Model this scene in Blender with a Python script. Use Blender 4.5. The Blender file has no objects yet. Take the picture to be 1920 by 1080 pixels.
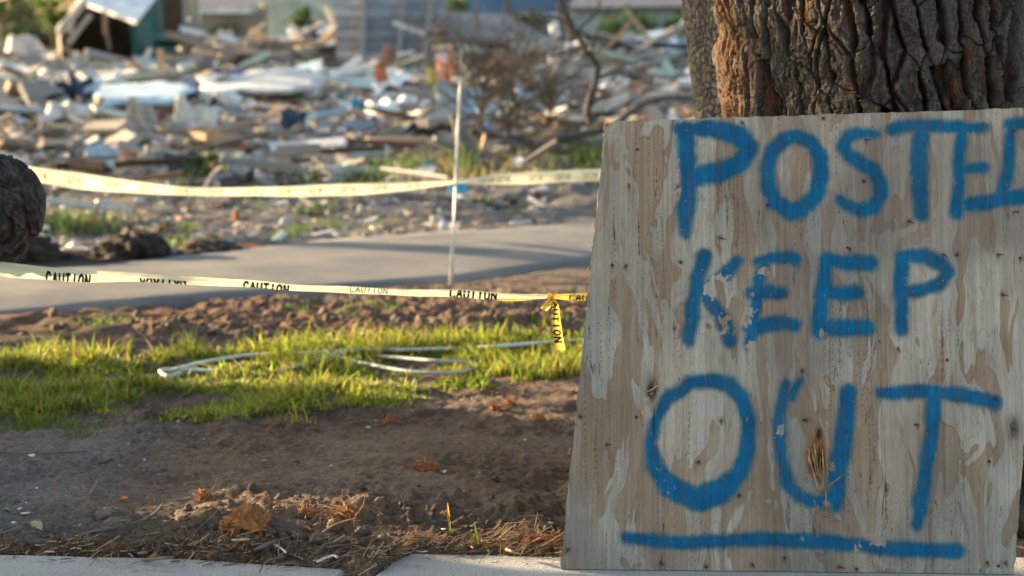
import bpy, math, random
import numpy as np
from mathutils import Vector, Matrix
R = math.radians
random.seed(7)
rng = np.random.default_rng(7)
S = bpy.context.scene
COL = S.collection

# ---------------------------------------------------------------- camera, sky, sun, exposure
F = 4060.0                      # focal length in pixels of a 1920 wide frame
CAMZ = 1.5
PITCH = math.atan(520.0 / F)
cd = bpy.data.cameras.new('camera'); cam = bpy.data.objects.new('camera', cd); COL.objects.link(cam)
cd.sensor_width = 36.0; cd.lens = F / 1920 * 36.0
cd.clip_start = 0.05; cd.clip_end = 2000
cam.location = (0, 0, CAMZ); cam.rotation_euler = (R(90) - PITCH, 0, 0)
cd.dof.use_dof = True; cd.dof.focus_distance = 5.98; cd.dof.aperture_fstop = 3.1; cd.dof.aperture_blades = 9
S.camera = cam
SUN_AZ = 63.0; SUN_EL = 12.0    # azimuth: degrees left of the viewing direction
w = bpy.data.worlds.new('World'); S.world = w; w.use_nodes = True
nt = w.node_tree; bg = nt.nodes['Background']
sky = nt.nodes.new('ShaderNodeTexSky'); sky.sky_type = 'NISHITA'; sky.sun_disc = False
sky.sun_elevation = R(SUN_EL); sky.sun_rotation = R(-SUN_AZ)
sky.air_density = 1.0; sky.dust_density = 2.2; sky.ozone_density = 0.3
nt.links.new(sky.outputs[0], bg.inputs[0]); bg.inputs[1].default_value = 0.105
sl = bpy.data.lights.new('sun', 'SUN'); so = bpy.data.objects.new('sun', sl); COL.objects.link(so)
sl.energy = 5.0; sl.angle = R(0.6); sl.color = (1.0, 0.74, 0.44)
sdir = Vector((-math.sin(R(SUN_AZ)) * math.cos(R(SUN_EL)), math.cos(R(SUN_AZ)) * math.cos(R(SUN_EL)), math.sin(R(SUN_EL))))
so.rotation_euler = sdir.to_track_quat('Z', 'Y').to_euler()
S.view_settings.view_transform = 'Standard'; S.view_settings.look = 'None'
S.view_settings.gamma = 1.0; S.view_settings.use_curve_mapping = False
S.view_settings.exposure = 2.0
S.render.engine = 'CYCLES'
S.cycles.max_bounces = 6; S.cycles.transmission_bounces = 4; S.cycles.transparent_max_bounces = 6

# ---------------------------------------------------------------- small helpers
cp, sp = math.cos(PITCH), math.sin(PITCH)
def ray(px, py):
    a = (px - 960) / F; b = (540 - py) / F
    return Vector((a, cp + b * sp, -sp + b * cp))
def P(px, py, Y):
    d = ray(px, py); return Vector((0, 0, CAMZ)) + d * (Y / d.y)
def sm(a, b, x):
    t = np.clip((x - a) / (b - a), 0, 1); return t * t * (3 - 2 * t)
def hb(y): return 0.30 * sm(15.0, 26.0, y)
def G(px, py, dz=0.0):
    lo, hi = 3.0, 160.0
    for _ in range(50):
        m = (lo + hi) / 2; p = P(px, py, m)
        if p.z > float(hb(m)) + dz: lo = m
        else: hi = m
    return P(px, py, lo)
def proj(x, y, z):
    dz = z - CAMZ; dep = y * cp - dz * sp; up = y * sp + dz * cp
    return 960 + F * x / dep, 540 - F * up / dep
def hsh(xi, yi, seed):
    h = (xi.astype(np.int64) * 374761393 + yi.astype(np.int64) * 668265263 + seed * 974711) & 0xffffffff
    h = ((h ^ (h >> 13)) * 1274126177) & 0xffffffff
    h = h ^ (h >> 16); h = (h * 2246822519) & 0xffffffff; h = h ^ (h >> 15)
    return h / 4294967296.0
def vn(x, y, seed=0):
    xi = np.floor(x); yi = np.floor(y); fx = x - xi; fy = y - yi
    fx = fx * fx * (3 - 2 * fx); fy = fy * fy * (3 - 2 * fy)
    a = hsh(xi, yi, seed); b = hsh(xi + 1, yi, seed); c = hsh(xi, yi + 1, seed); d = hsh(xi + 1, yi + 1, seed)
    return (a * (1 - fx) + b * fx) * (1 - fy) + (c * (1 - fx) + d * fx) * fy
def fbm(x, y, seed=0, o=4, g=0.5):
    r = 0; a = 1; t = 0
    for i in range(o):
        r = r + a * vn(x * 2 ** i + 13.7 * i, y * 2 ** i + 7.3 * i, seed + i); t += a; a *= g
    return r / t
def voro(x, y, seed=0):
    xi = np.floor(x); yi = np.floor(y)
    f1 = np.full(x.shape, 9.0); f2 = np.full(x.shape, 9.0); idv = np.zeros(x.shape)
    for dx in (-1, 0, 1):
        for dy in (-1, 0, 1):
            cx = xi + dx; cy = yi + dy
            jx = hsh(cx, cy, seed); jy = hsh(cx, cy, seed + 31); k = hsh(cx, cy, seed + 77)
            d = np.hypot(cx + jx - x, cy + jy - y)
            n = d < f1
            f2 = np.where(n, f1, np.minimum(f2, d)); idv = np.where(n, k, idv); f1 = np.where(n, d, f1)
    return f1, f2, idv

def voro_dir(x, y, seed=0, ax=1.0, ay=1.0):
    """as voro, plus how sideways (1) or up-and-down (0) the nearest border is crossed"""
    xi = np.floor(x); yi = np.floor(y)
    f1 = np.full(x.shape, 9.0); f2 = np.full(x.shape, 9.0); idv = np.zeros(x.shape)
    p1 = np.zeros((2,) + x.shape); p2 = np.zeros((2,) + x.shape)
    for dx in (-1, 0, 1):
        for dy in (-1, 0, 1):
            cx = xi + dx; cy = yi + dy
            qx = cx + hsh(cx, cy, seed); qy = cy + hsh(cx, cy, seed + 31); k = hsh(cx, cy, seed + 77)
            d = np.hypot(qx - x, qy - y); n = d < f1; m2 = (~n) & (d < f2)
            p2 = np.where(n, p1, np.where(m2, np.stack([qx, qy]), p2)); f2 = np.where(n, f1, np.where(m2, d, f2))
            p1 = np.where(n, np.stack([qx, qy]), p1); idv = np.where(n, k, idv); f1 = np.where(n, d, f1)
    v = p2 - p1; L_ = np.hypot(v[0], v[1]) + 1e-6
    return f2 - f1, np.abs(v[0]) / L_, idv

def tag(o, label=None, cat=None, group=None, kind=None):
    if label: o['label'] = label
    if cat: o['category'] = cat
    if group: o['group'] = group
    if kind: o['kind'] = kind
    return o
def link(o, parent=None):
    COL.objects.link(o)
    if parent is not None: o.parent = parent
    return o
def empty(name, loc, label, cat, group=None):
    o = bpy.data.objects.new(name, None); o.location = loc; o.empty_display_size = 0.1; COL.objects.link(o)
    bpy.context.view_layer.update()
    return tag(o, label, cat, group)
def child_fix(o, parent):
    """mesh was built in world space: keep it there under its parent"""
    o.parent = parent; o.matrix_parent_inverse = Matrix.Translation(-Vector(parent.location)) if parent.rotation_euler.z == 0 else parent.matrix_basis.inverted()
    return o
def me_np(name, V, Fq, mats, smooth=True, midx=None):
    me = bpy.data.meshes.new(name)
    V = np.asarray(V, dtype=np.float32); Fq = np.asarray(Fq, dtype=np.int32); k = Fq.shape[1]
    me.vertices.add(len(V)); me.vertices.foreach_set('co', V.ravel())
    me.loops.add(Fq.size); me.loops.foreach_set('vertex_index', Fq.ravel())
    me.polygons.add(len(Fq)); me.polygons.foreach_set('loop_start', np.arange(0, Fq.size, k, dtype=np.int32))
    me.polygons.foreach_set('use_smooth', np.full(len(Fq), smooth))
    for m in (mats if isinstance(mats, (list, tuple)) else [mats]): me.materials.append(m)
    if midx is not None: me.polygons.foreach_set('material_index', np.asarray(midx, dtype=np.int32))
    me.update(calc_edges=True)
    return me
def grid_faces(nx, ny):
    i = np.arange(nx - 1)[None, :] + (np.arange(ny - 1) * nx)[:, None]
    i = i.ravel(); return np.stack([i, i + 1, i + 1 + nx, i + nx], 1)
def setcol(me, name, C):
    a = me.color_attributes.new(name, 'FLOAT_COLOR', 'POINT')
    if C.shape[1] == 3: C = np.concatenate([C, np.ones((len(C), 1))], 1)
    a.data.foreach_set('color', C.astype(np.float32).ravel())

class MB:
    def __init__(s): s.v = []; s.f = []; s.m = []; s.sm = []
    def add(s, vs, fs, mi=0, smooth=False):
        b = len(s.v); s.v += [tuple(v) for v in vs]
        for f in fs: s.f.append([i + b for i in f]); s.m.append(mi); s.sm.append(smooth)
    def box(s, c, size, rot=None, mi=0):
        x, y, z = [k / 2 for k in size]
        vs = [Vector((a * x, b * y, d * z)) for a in (-1, 1) for b in (-1, 1) for d in (-1, 1)]
        if rot is not None: vs = [rot @ v for v in vs]
        c = Vector(c)
        s.add([v + c for v in vs], [(0, 1, 3, 2), (4, 6, 7, 5), (0, 4, 5, 1), (2, 3, 7, 6), (0, 2, 6, 4), (1, 5, 7, 3)], mi)
    def tube(s, pts, rad, seg=8, mi=0, jit=0.0, cap=True):
        pts = [Vector(p) for p in pts]; n = len(pts); vs = []
        if not isinstance(rad, (list, tuple)): rad = [rad] * n
        ref = Vector((0, 0, 1))
        for i, p in enumerate(pts):
            t = (pts[min(i + 1, n - 1)] - pts[max(i - 1, 0)]).normalized()
            a = t.cross(ref)
            if a.length < 0.1: a = t.cross(Vector((0, 1, 0)))
            a.normalize(); b = t.cross(a)
            for k in range(seg):
                an = 2 * math.pi * k / seg; rr = rad[i] * (1 + random.uniform(-jit, jit))
                vs.append(p + (a * math.cos(an) + b * math.sin(an)) * rr)
        fs = [(i * seg + k, i * seg + (k + 1) % seg, (i + 1) * seg + (k + 1) % seg, (i + 1) * seg + k) for i in range(n - 1) for k in range(seg)]
        if cap: fs += [tuple(range(seg))[::-1], tuple((n - 1) * seg + k for k in range(seg))]
        s.add(vs, fs, mi, True)
    def slab(s, pts, t, mi=0):
        pts = [Vector(p) for p in pts]; c = sum(pts, Vector()) / len(pts); nrm = Vector()
        for i in range(len(pts)): nrm += (pts[i] - c).cross(pts[(i + 1) % len(pts)] - c)
        nrm.normalize()
        if nrm.y > 0: nrm = -nrm
        n = len(pts); vs = [p for p in pts] + [p - nrm * t for p in pts]
        fs = [tuple(range(n)), tuple(range(2 * n - 1, n - 1, -1))] + [(i, (i + 1) % n, n + (i + 1) % n, n + i) for i in range(n)]
        s.add(vs, fs, mi)
    def mesh(s, name, mats):
        me = bpy.data.meshes.new(name); me.from_pydata(s.v, [], s.f)
        for m in (mats if isinstance(mats, (list, tuple)) else [mats]): me.materials.append(m)
        me.polygons.foreach_set('material_index', s.m); me.polygons.foreach_set('use_smooth', s.sm); me.update()
        return me
    def build(s, name, mats, parent=None, **kw):
        o = bpy.data.objects.new(name, s.mesh(name, mats)); COL.objects.link(o)
        if parent is not None: child_fix(o, parent)
        if kw: tag(o, **kw)
        return o
def smooth_path(pts, n=6):
    pts = [Vector(p) for p in pts]; out = []
    for i in range(len(pts) - 1):
        p0 = pts[max(i - 1, 0)]; p1 = pts[i]; p2 = pts[i + 1]; p3 = pts[min(i + 2, len(pts) - 1)]
        for k in range(n):
            t = k / n
            out.append(0.5 * ((2 * p1) + (p2 - p0) * t + (2 * p0 - 5 * p1 + 4 * p2 - p3) * t * t + (3 * p1 - p0 - 3 * p2 + p3) * t ** 3))
    out.append(pts[-1]); return out

# ---------------------------------------------------------------- materials
def base(name):
    m = bpy.data.materials.new(name); m.use_nodes = True
    n = m.node_tree.nodes; return m, n, m.node_tree.links, n['Principled BSDF']
def mat(name, col, rough=0.85, scale=6.0, amt=0.35, bump=0.3, rnd=0.35, col2=None, stretch=None, metal=0.0, spec=0.3, transl=0.0):
    m, n, L, b = base(name)
    b.inputs['Roughness'].default_value = rough; b.inputs['Metallic'].default_value = metal
    b.inputs['Specular IOR Level'].default_value = spec
    tc = n.new('ShaderNodeTexCoord'); mp = n.new('ShaderNodeMapping')
    mp.inputs['Scale'].default_value = stretch or (1, 1, 1)
    oi = n.new('ShaderNodeObjectInfo')
    ad = n.new('ShaderNodeVectorMath'); ad.operation = 'ADD'
    ml = n.new('ShaderNodeMath'); ml.operation = 'MULTIPLY'; ml.inputs[1].default_value = 37.0
    L.new(oi.outputs['Random'], ml.inputs[0])
    L.new(tc.outputs['Object'], mp.inputs[0]); L.new(mp.outputs[0], ad.inputs[0]); L.new(ml.outputs[0], ad.inputs[1])
    nz = n.new('ShaderNodeTexNoise'); nz.inputs['Scale'].default_value = scale; nz.inputs['Detail'].default_value = 6; nz.inputs['Roughness'].default_value = 0.65
    L.new(ad.outputs[0], nz.inputs['Vector'])
    mr = n.new('ShaderNodeMapRange'); mr.inputs[1].default_value = 0.35; mr.inputs[2].default_value = 0.65
    L.new(nz.outputs[0], mr.inputs[0])
    mx = n.new('ShaderNodeMix'); mx.data_type = 'RGBA'
    c2 = col2 or tuple(c * (1 - amt) for c in col)
    c1 = col if col2 else tuple(min(1, c * (1 + amt * 0.6)) for c in col)
    mx.inputs[6].default_value = (*c1, 1); mx.inputs[7].default_value = (*c2, 1)
    L.new(mr.outputs[0], mx.inputs[0])
    hv = n.new('ShaderNodeHueSaturation'); mv = n.new('ShaderNodeMapRange')
    mv.inputs[3].default_value = 1 - rnd; mv.inputs[4].default_value = 1 + rnd
    L.new(oi.outputs['Random'], mv.inputs[0]); L.new(mv.outputs[0], hv.inputs['Value']); L.new(mx.outputs[2], hv.inputs['Color'])
    L.new(hv.outputs[0], b.inputs['Base Color'])
    if bump:
        bp = n.new('ShaderNodeBump'); bp.inputs['Strength'].default_value = bump; bp.inputs['Distance'].default_value = 0.02
        L.new(nz.outputs[0], bp.inputs['Height']); L.new(bp.outputs[0], b.inputs['Normal'])
    if transl:
        t = n.new('ShaderNodeBsdfTranslucent'); L.new(hv.outputs[0], t.inputs[0])
        ms = n.new('ShaderNodeMixShader'); ms.inputs[0].default_value = transl
        L.new(b.outputs[0], ms.inputs[1]); L.new(t.outputs[0], ms.inputs[2]); L.new(ms.outputs[0], n['Material Output'].inputs[0])
    return m
def vmat(name, attr, rough=0.9, fine=60.0, famt=0.35, bump=0.5, bdist=0.01, spec=0.2, stretch=(1, 1, 1), fine2=None, transl=0.0, rand_blade=False):
    """material whose colour comes from a colour attribute multiplied by fine procedural noise"""
    m, n, L, b = base(name)
    b.inputs['Roughness'].default_value = rough; b.inputs['Specular IOR Level'].default_value = spec
    at = n.new('ShaderNodeAttribute'); at.attribute_name = attr
    tc = n.new('ShaderNodeTexCoord'); mp = n.new('ShaderNodeMapping'); mp.inputs['Scale'].default_value = stretch
    L.new(tc.outputs['Object'], mp.inputs[0])
    nz = n.new('ShaderNodeTexNoise'); nz.inputs['Scale'].default_value = fine; nz.inputs['Detail'].default_value = 7; nz.inputs['Roughness'].default_value = 0.7
    L.new(mp.outputs[0], nz.inputs['Vector'])
    mr = n.new('ShaderNodeMapRange'); mr.inputs[1].default_value = 0.3; mr.inputs[2].default_value = 0.7
    mr.inputs[3].default_value = 1 - famt; mr.inputs[4].default_value = 1 + famt
    L.new(nz.outputs[0], mr.inputs[0])
    vm = n.new('ShaderNodeVectorMath'); vm.operation = 'SCALE'
    L.new(at.outputs['Color'], vm.inputs[0]); L.new(mr.outputs[0], vm.inputs['Scale'])
    L.new(vm.outputs[0], b.inputs['Base Color'])
    if bump:
        bp = n.new('ShaderNodeBump'); bp.inputs['Strength'].default_value = bump; bp.inputs['Distance'].default_value = bdist
        L.new(nz.outputs[0], bp.inputs['Height']); L.new(bp.outputs[0], b.inputs['Normal'])
    if transl:
        t = n.new('ShaderNodeBsdfTranslucent'); L.new(vm.outputs[0], t.inputs[0])
        ms = n.new('ShaderNodeMixShader'); ms.inputs[0].default_value = transl
        L.new(b.outputs[0], ms.inputs[1]); L.new(t.outputs[0], ms.inputs[2]); L.new(ms.outputs[0], n['Material Output'].inputs[0])
    return m

M = {}
def mk(key, *a, **k): M[key] = mat(key, *a, **k)
mk('weathered_wood', (0.33, 0.30, 0.27), scale=9, stretch=(1, 6, 6), amt=0.4)
mk('brown_wood', (0.17, 0.10, 0.06), scale=8, stretch=(1, 6, 6), amt=0.45)
mk('dark_shaded_wood', (0.055, 0.032, 0.02), scale=8, stretch=(1, 6, 6), amt=0.45)  # wood colour darkened to stand for the shade inside the shed
mk('tan_wood', (0.46, 0.33, 0.21), scale=8, stretch=(1, 6, 6), amt=0.3)
mk('white_paint', (0.72, 0.73, 0.71), scale=4, amt=0.35, rough=0.6, rnd=0.25)
mk('pale_green_paint', (0.42, 0.52, 0.46), scale=4, amt=0.3, rough=0.6)
mk('pale_blue_sheet', (0.40, 0.51, 0.57), scale=3, amt=0.25, rough=0.45, spec=0.5)
mk('grey_panel', (0.32, 0.315, 0.305), scale=3, amt=0.3)
mk('dark_panel', (0.05, 0.055, 0.06), scale=4, amt=0.4)
mk('navy_tarp', (0.03, 0.05, 0.085), scale=4, amt=0.3, rough=0.5)
mk('blue_tarp', (0.05, 0.10, 0.42), scale=4, amt=0.3, rough=0.5)
mk('teal_paint', (0.012, 0.11, 0.10), scale=3, amt=0.3, rough=0.6, rnd=0.1)
mk('cyan_plastic', (0.03, 0.30, 0.42), scale=3, amt=0.2, rough=0.4)
mk('yellow_plastic', (0.60, 0.52, 0.08), scale=3, amt=0.2, rough=0.5, transl=0.3)
mk('orange_cloth', (0.85, 0.45, 0.28), scale=8, amt=0.3, rough=0.9, transl=0.45)
mk('pink_cloth', (0.70, 0.48, 0.40), scale=8, amt=0.3, rough=0.9, transl=0.4)
mk('brick', (0.32, 0.12, 0.07), scale=12, amt=0.4)
mk('concrete', (0.33, 0.31, 0.28), scale=12, amt=0.3)
mk('drywall', (0.55, 0.51, 0.45), scale=7, amt=0.3)
mk('bark_grey', (0.13, 0.115, 0.10), scale=14, amt=0.5, bump=0.8)
mk('driftwood', (0.15, 0.14, 0.13), scale=9, amt=0.4, stretch=(1, 4, 4), bump=0.6)
mk('twig', (0.21, 0.15, 0.10), scale=20, amt=0.4)
mk('straw', (0.50, 0.38, 0.22), scale=20, amt=0.4, rnd=0.4)
mk('root', (0.42, 0.21, 0.09), scale=20, amt=0.4)
mk('dry_leaf', (0.36, 0.13, 0.045), scale=20, amt=0.4, transl=0.35, rnd=0.5)
mk('shell', (0.72, 0.70, 0.66), scale=20, amt=0.2, rough=0.6)
mk('clod', (0.145, 0.106, 0.076), scale=2.5, amt=0.35, bump=0.5, rnd=0.15)
mk('red_clod', (0.42, 0.175, 0.06), scale=3, amt=0.5, bump=0.6, rnd=0.1)
mk('leaf_green', (0.06, 0.11, 0.035), scale=5, amt=0.4, transl=0.35)
mk('bright_leaf', (0.10, 0.17, 0.04), scale=5, amt=0.4, transl=0.45)
mk('steel_rod', (0.72, 0.70, 0.64), scale=20, amt=0.2, rough=0.6, rnd=0)
mk('hose', (0.50, 0.55, 0.48), scale=20, amt=0.15, rough=0.4, spec=0.5)
mk('rust', (0.10, 0.035, 0.02), scale=200, amt=0.5, rough=0.8, rnd=0.2)
mk('splinter', (0.46, 0.26, 0.11), scale=60, amt=0.5, stretch=(1, 1, 1))
mk('raw_edge', (0.36, 0.27, 0.19), scale=90, amt=0.45, bump=0.6, rnd=0)
mk('roof_shingle', (0.14, 0.15, 0.18), scale=8, amt=0.3)
mk('house_wall', (0.36, 0.37, 0.31), scale=2, amt=0.2)
mk('sage_wall', (0.40, 0.45, 0.38), scale=2, amt=0.2)
mk('blue_wall', (0.12, 0.22, 0.36), scale=2, amt=0.2)
mk('far_bark', (0.10, 0.08, 0.065), scale=5, amt=0.4)

# ---------------------------------------------------------------- terrain
EX = [-60, P(-200, 1036, 5.99).x, -1.41, -0.95, -0.458, -0.372, -0.287, 0.13, 3.0, 60]
EY = [5.885, 5.885, 5.875, 5.84, 5.72, 5.67, 5.886, 5.85, 5.84, 5.84]
def edge_y(x): return np.interp(x, EX, EY)
def road_near(x): return np.interp(x, [-60, -6, -2.49, -2.05, -1.55, -0.33, 0.45, 3.0, 12, 60], [6, 9.2, 10.55, 10.95, 11.25, 11.95, 12.9, 15.2, 22.5, 62])
def road_far(x): return np.interp(x, [-60, -6, -2.9, -2.5, -1.85, -1.1, 0.6, 3.0, 12, 60], [8, 10.6, 12.2, 12.6, 13.45, 14.15, 15.4, 17.6, 25, 65])
def ground_h(x, y):
    px, py = proj(x, y, 0 * x)
    d = y - edge_y(x)
    h = hb(y) + 0 * x
    near = sm(13.5, 9.5, y)
    comp = 0.45 + 0.75 * sm(0.42, 0.60, fbm(x * 1.6 + 4, y * 2.6, 17, 3))
    comp = np.where(y > 9.2, 1.0, comp)
    # raked clumpy dirt
    h = h + near * ((fbm(x * 2.2, y * 2.2, 3, 3) - 0.5) * 0.06 + (fbm(x * 9, y * 9, 5, 6, 0.64) - 0.5) * 0.075 * comp)
    h = h + near * 0.045 * np.exp(-((x + 0.68) / 0.42) ** 2 - ((y - 6.42 - 0.15 * x) / 0.20) ** 2) * (0.4 + 1.2 * fbm(x * 8, y * 8, 14, 4))
    f1, f2, k = voro(x * 16 + fbm(x * 20, y * 20, 8, 2), y * 16, 11)
    lump = sm(0.45, 0.0, f1) * k * k
    rough = sm(6.9, 6.2, y) * 0.9 + sm(9.3, 9.9, y) * 0.3 * sm(12, 11, y) + 0.3
    rough = rough * (0.35 + 0.65 * sm(-1.1, -0.6, x)) + 0.2 * sm(9.3, 9.9, y) * sm(12, 11, y)
    h = h + sm(9.4, 9.9, y) * sm(12, 11, y) * (fbm(x * 7, y * 9, 18, 5, 0.62) - 0.5) * 0.10
    h = h + near * lump * 0.024 * rough * (0.4 + 1.2 * fbm(x * 3, y * 3, 12, 3))
    h = h + near * (fbm(x * 34, y * 34, 15, 3) - 0.5) * 0.024 * comp * (0.6 + rough * 0.6)
    # ridge between grass and road, and the dark mounds at the far kerb on the left
    h = h + 0.07 * np.exp(-((y - 10.1 - 0.25 * x) / 0.35) ** 2) * (0.4 + fbm(x * 2, y * 3, 21, 3))
    for (mx, my, rx, ry, a) in ((-3.0, 12.95, 0.42, 0.3, 0.06), (-2.35, 13.15, 0.40, 0.3, 0.06), (-1.75, 13.9, 0.35, 0.3, 0.05)):
        h = h + a * np.exp(-((x - mx) / rx) ** 2 - ((y - my) / ry) ** 2) * (0.1 + 1.8 * fbm(x * 5, y * 5, 23, 5, 0.62))
    # litter berm against the slab edge
    h = h + 0.012 * np.exp(-((d - 0.10) / 0.08) ** 2)
    h = h - 0.07 * sm(0.03, -0.01, d)
    # road bed, cut under the road sheet
    inr = sm(-0.12, 0.10, y - road_near(x)) * sm(0.12, -0.10, y - road_far(x))
    h = h * (1 - inr) + (-0.03) * inr
    # silt and rubble heaps beyond the road
    far = sm(14.0, 17.0, y)
    h = h + far * ((fbm(x * 0.8, y * 0.5, 31, 4) - 0.45) * 0.20 + (fbm(x * 4, y * 3, 33, 3) - 0.5) * 0.09)
    h = h + sm(14.0, 14.6, y - 0.25 * x) * (fbm(x * 6, y * 6, 37, 3) - 0.5) * 0.05
    h = h + 0.42 * np.exp(-((x + 4.3) / 1.6) ** 2 - ((y - 41.0) / 2.2) ** 2) + 0.30 * np.exp(-((x - 1.6) / 2.4) ** 2 - ((y - 42.0) / 2.6) ** 2)
    h = h + 0.25 * np.exp(-((y - 27.5 - 0.2 * (x - 5)) / 1.0) ** 2) * sm(1.0, 3.0, x)
    return h
def axis(segs):
    out = [segs[0][0]]
    for a, b, s in segs:
        n = max(1, int(round((b - a) / s))); out += list(np.linspace(a, b, n + 1)[1:])
    return np.array(out)
gx = axis([(-400, -60, 40), (-60, -14, 4), (-14, -5, 0.5), (-5, -1.75, 0.05), (-1.75, 0.5, 0.0085), (0.5, 1.7, 0.03), (1.7, 5, 0.08), (5, 14, 0.4), (14, 60, 4), (60, 400, 40)])
gy = axis([(-40, -5, 5), (-5, 5.6, 0.6), (5.6, 7.1, 0.0085), (7.1, 9.0, 0.013), (9.0, 11.2, 0.02), (11.2, 15, 0.05), (15, 30, 0.12), (30, 60, 0.5), (60, 100, 4), (100, 600, 50)])
X, Y = np.meshgrid(gx, gy); X = X.ravel(); Y = Y.ravel()
Z = ground_h(X, Y)
PX, PY = proj(X, Y, Z)
c_dirt = np.array([0.165, 0.120, 0.082]); c_silt = np.array([0.19, 0.18, 0.162]); c_red = np.array([0.17, 0.098, 0.060])
c_dark = np.array([0.045, 0.035, 0.028]); c_grey = np.array([0.165, 0.155, 0.14]); c_tan = np.array([0.42, 0.34, 0.25])
n1 = fbm(X * 1.5, Y * 1.5, 41, 4)[:, None]; n2 = fbm(X * 7, Y * 7, 43, 4)[:, None]
C = c_dirt * (0.45 + 1.1 * n1) * (0.75 + 0.5 * n2)
def mixc(C, c, f): f = np.clip(f, 0, 1); f = f[:, None] if f.ndim == 1 else f; return C * (1 - f) + c * f
C = mixc(C, c_silt, sm(-1.0, -1.45, X + 0.5 * (n1[:, 0] - .5)) * sm(8.3, 7.6, Y) * sm(5.9, 6.1, Y) * 0.85)
C = mixc(C, c_red, sm(0.5, 0.62, n2[:, 0]) * 0.45 * sm(7.3, 7.8, Y))
C = mixc(C, c_dark, np.exp(-((Y - 8.05 - 0.08 * X) / 0.25) ** 2) * sm(0.45, 0.6, n2[:, 0]) * 0.8)
C = mixc(C, c_red, sm(9.6, 9.9, Y) * sm(11.5, 10.9, Y) * (0.35 + 0.65 * sm(0.4, 0.6, n2[:, 0])))
C = mixc(C, c_grey, sm(12, 13, Y) * 0.9)
C = mixc(C, c_dark, np.exp(-((X + 2.7) / 0.75) ** 2 - ((Y - 13.0) / 0.40) ** 2) * 1.3)
C = mixc(C, np.array([0.30, 0.23, 0.17]), sm(17, 22, Y) * 0.6)
C = mixc(C, np.array([0.055, 0.05, 0.035]), sm(50, 62, Y) * 0.9)
C = mixc(C, c_tan, sm(1.0, 3.0, X) * np.exp(-((Y - 27.5 - 0.2 * (X - 5)) / 1.6) ** 2))
C = mixc(C, c_tan, sm(-4.5, -3, X) * sm(3, 2, X) * np.exp(-((Y - 30) / 1.6) ** 2) * 0.8)
me = me_np('ground', np.stack([X, Y, Z], 1), grid_faces(len(gx), len(gy)), vmat('soil', 'Col', fine=60, famt=0.6, bump=1.0, bdist=0.018))
setcol(me, 'Col', C)
tag(link(bpy.data.objects.new('ground', me)), kind='structure')
def gz(x, y): return float(ground_h(np.array([float(x)]), np.array([float(y)]))[0])

# road: one asphalt sheet with real thickness
xs = axis([(-50, -8, 3), (-8, 8, 0.05), (8, 55, 3)])
V = []; ts = np.linspace(0, 1, 15)
for t in ts:
    yy = road_near(xs) * (1 - t) + road_far(xs) * t
    if t == 0: yy = yy + 0.34 * (fbm(xs * 2.2, xs * 0, 51, 5, 0.65) - 0.5)
    if t == 1: yy = yy + 0.5 * (fbm(xs * 1.8, xs * 0, 53, 5, 0.65) - 0.5)
    V.append(np.stack([xs, yy, 0.012 + 0.035 * np.sin(math.pi * t) ** 0.6 + 0 * xs], 1))
V = np.concatenate(V); nx = len(xs)
bot = V.copy(); bot[:, 2] -= 0.12
Fq = grid_faces(nx, len(ts)); nV = len(V)
side = []
for i in range(nx - 1):
    side.append((i + 1, i, i + nV, i + 1 + nV)); j = (len(ts) - 1) * nx + i; side.append((j, j + 1, j + 1 + nV, j + nV))
road_m = mat('asphalt', (0.235, 0.215, 0.185), scale=1.6, amt=0.22, bump=0.3, rnd=0, col2=(0.125, 0.128, 0.132))
me = me_np('road', np.concatenate([V, bot]), np.concatenate([Fq, np.array(side)]), road_m)
tag(link(bpy.data.objects.new('road', me)), kind='structure')

# sidewalk slabs
def slab_walk(outline, m):
    b = MB(); n = len(outline)
    inner = []
    cx = sum(p[0] for p in outline) / n; cy = sum(p[1] for p in outline) / n
    for (x, y) in outline:
        d = Vector((cx - x, cy - y)).normalized() * 0.008; inner.append((x + d.x, y + d.y))
    vs = [(x, y, 0.0) for x, y in inner] + [(x, y, -0.008) for x, y in outline] + [(x, y, -0.12) for x, y in outline]
    fs = [tuple(range(n))] + [(i + n, (i + 1) % n + n, (i + 1) % n, i) for i in range(n)] + [(i + 2 * n, (i + 1) % n + 2 * n, (i + 1) % n + n, i + n) for i in range(n)]
    b.add(vs, fs)
    return tag(b.build('sidewalk', m), kind='structure')
m, n_, L_, b_ = base('sidewalk_concrete')
b_.inputs['Roughness'].default_value = 0.9; b_.inputs['Specular IOR Level'].default_value = 0.2
tc = n_.new('ShaderNodeTexCoord'); na = n_.new('ShaderNodeTexNoise'); na.inputs['Scale'].default_value = 3; na.inputs['Detail'].default_value = 5
nb = n_.new('ShaderNodeTexNoise'); nb.inputs['Scale'].default_value = 160; nb.inputs['Detail'].default_value = 4
vo = n_.new('ShaderNodeTexVoronoi'); vo.inputs['Scale'].default_value = 130
for q in (na, nb, vo): L_.new(tc.outputs['Object'], q.inputs['Vector'])
r1 = n_.new('ShaderNodeValToRGB'); r1.color_ramp.elements[0].position = 0.35; r1.color_ramp.elements[1].position = 0.7
r1.color_ramp.elements[0].color = (0.33, 0.325, 0.30, 1); r1.color_ramp.elements[1].color = (0.46, 0.44, 0.40, 1)
r2 = n_.new('ShaderNodeMapRange'); r2.inputs[1].default_value = 0.3; r2.inputs[2].default_value = 0.7; r2.inputs[3].default_value = 0.6; r2.inputs[4].default_value = 1.3
vm = n_.new('ShaderNodeVectorMath'); vm.operation = 'SCALE'
nd = n_.new('ShaderNodeTexNoise'); nd.inputs['Scale'].default_value = 9; nd.inputs['Detail'].default_value = 8; nd.inputs['Roughness'].default_value = 0.75
L_.new(tc.outputs['Object'], nd.inputs['Vector'])
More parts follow.
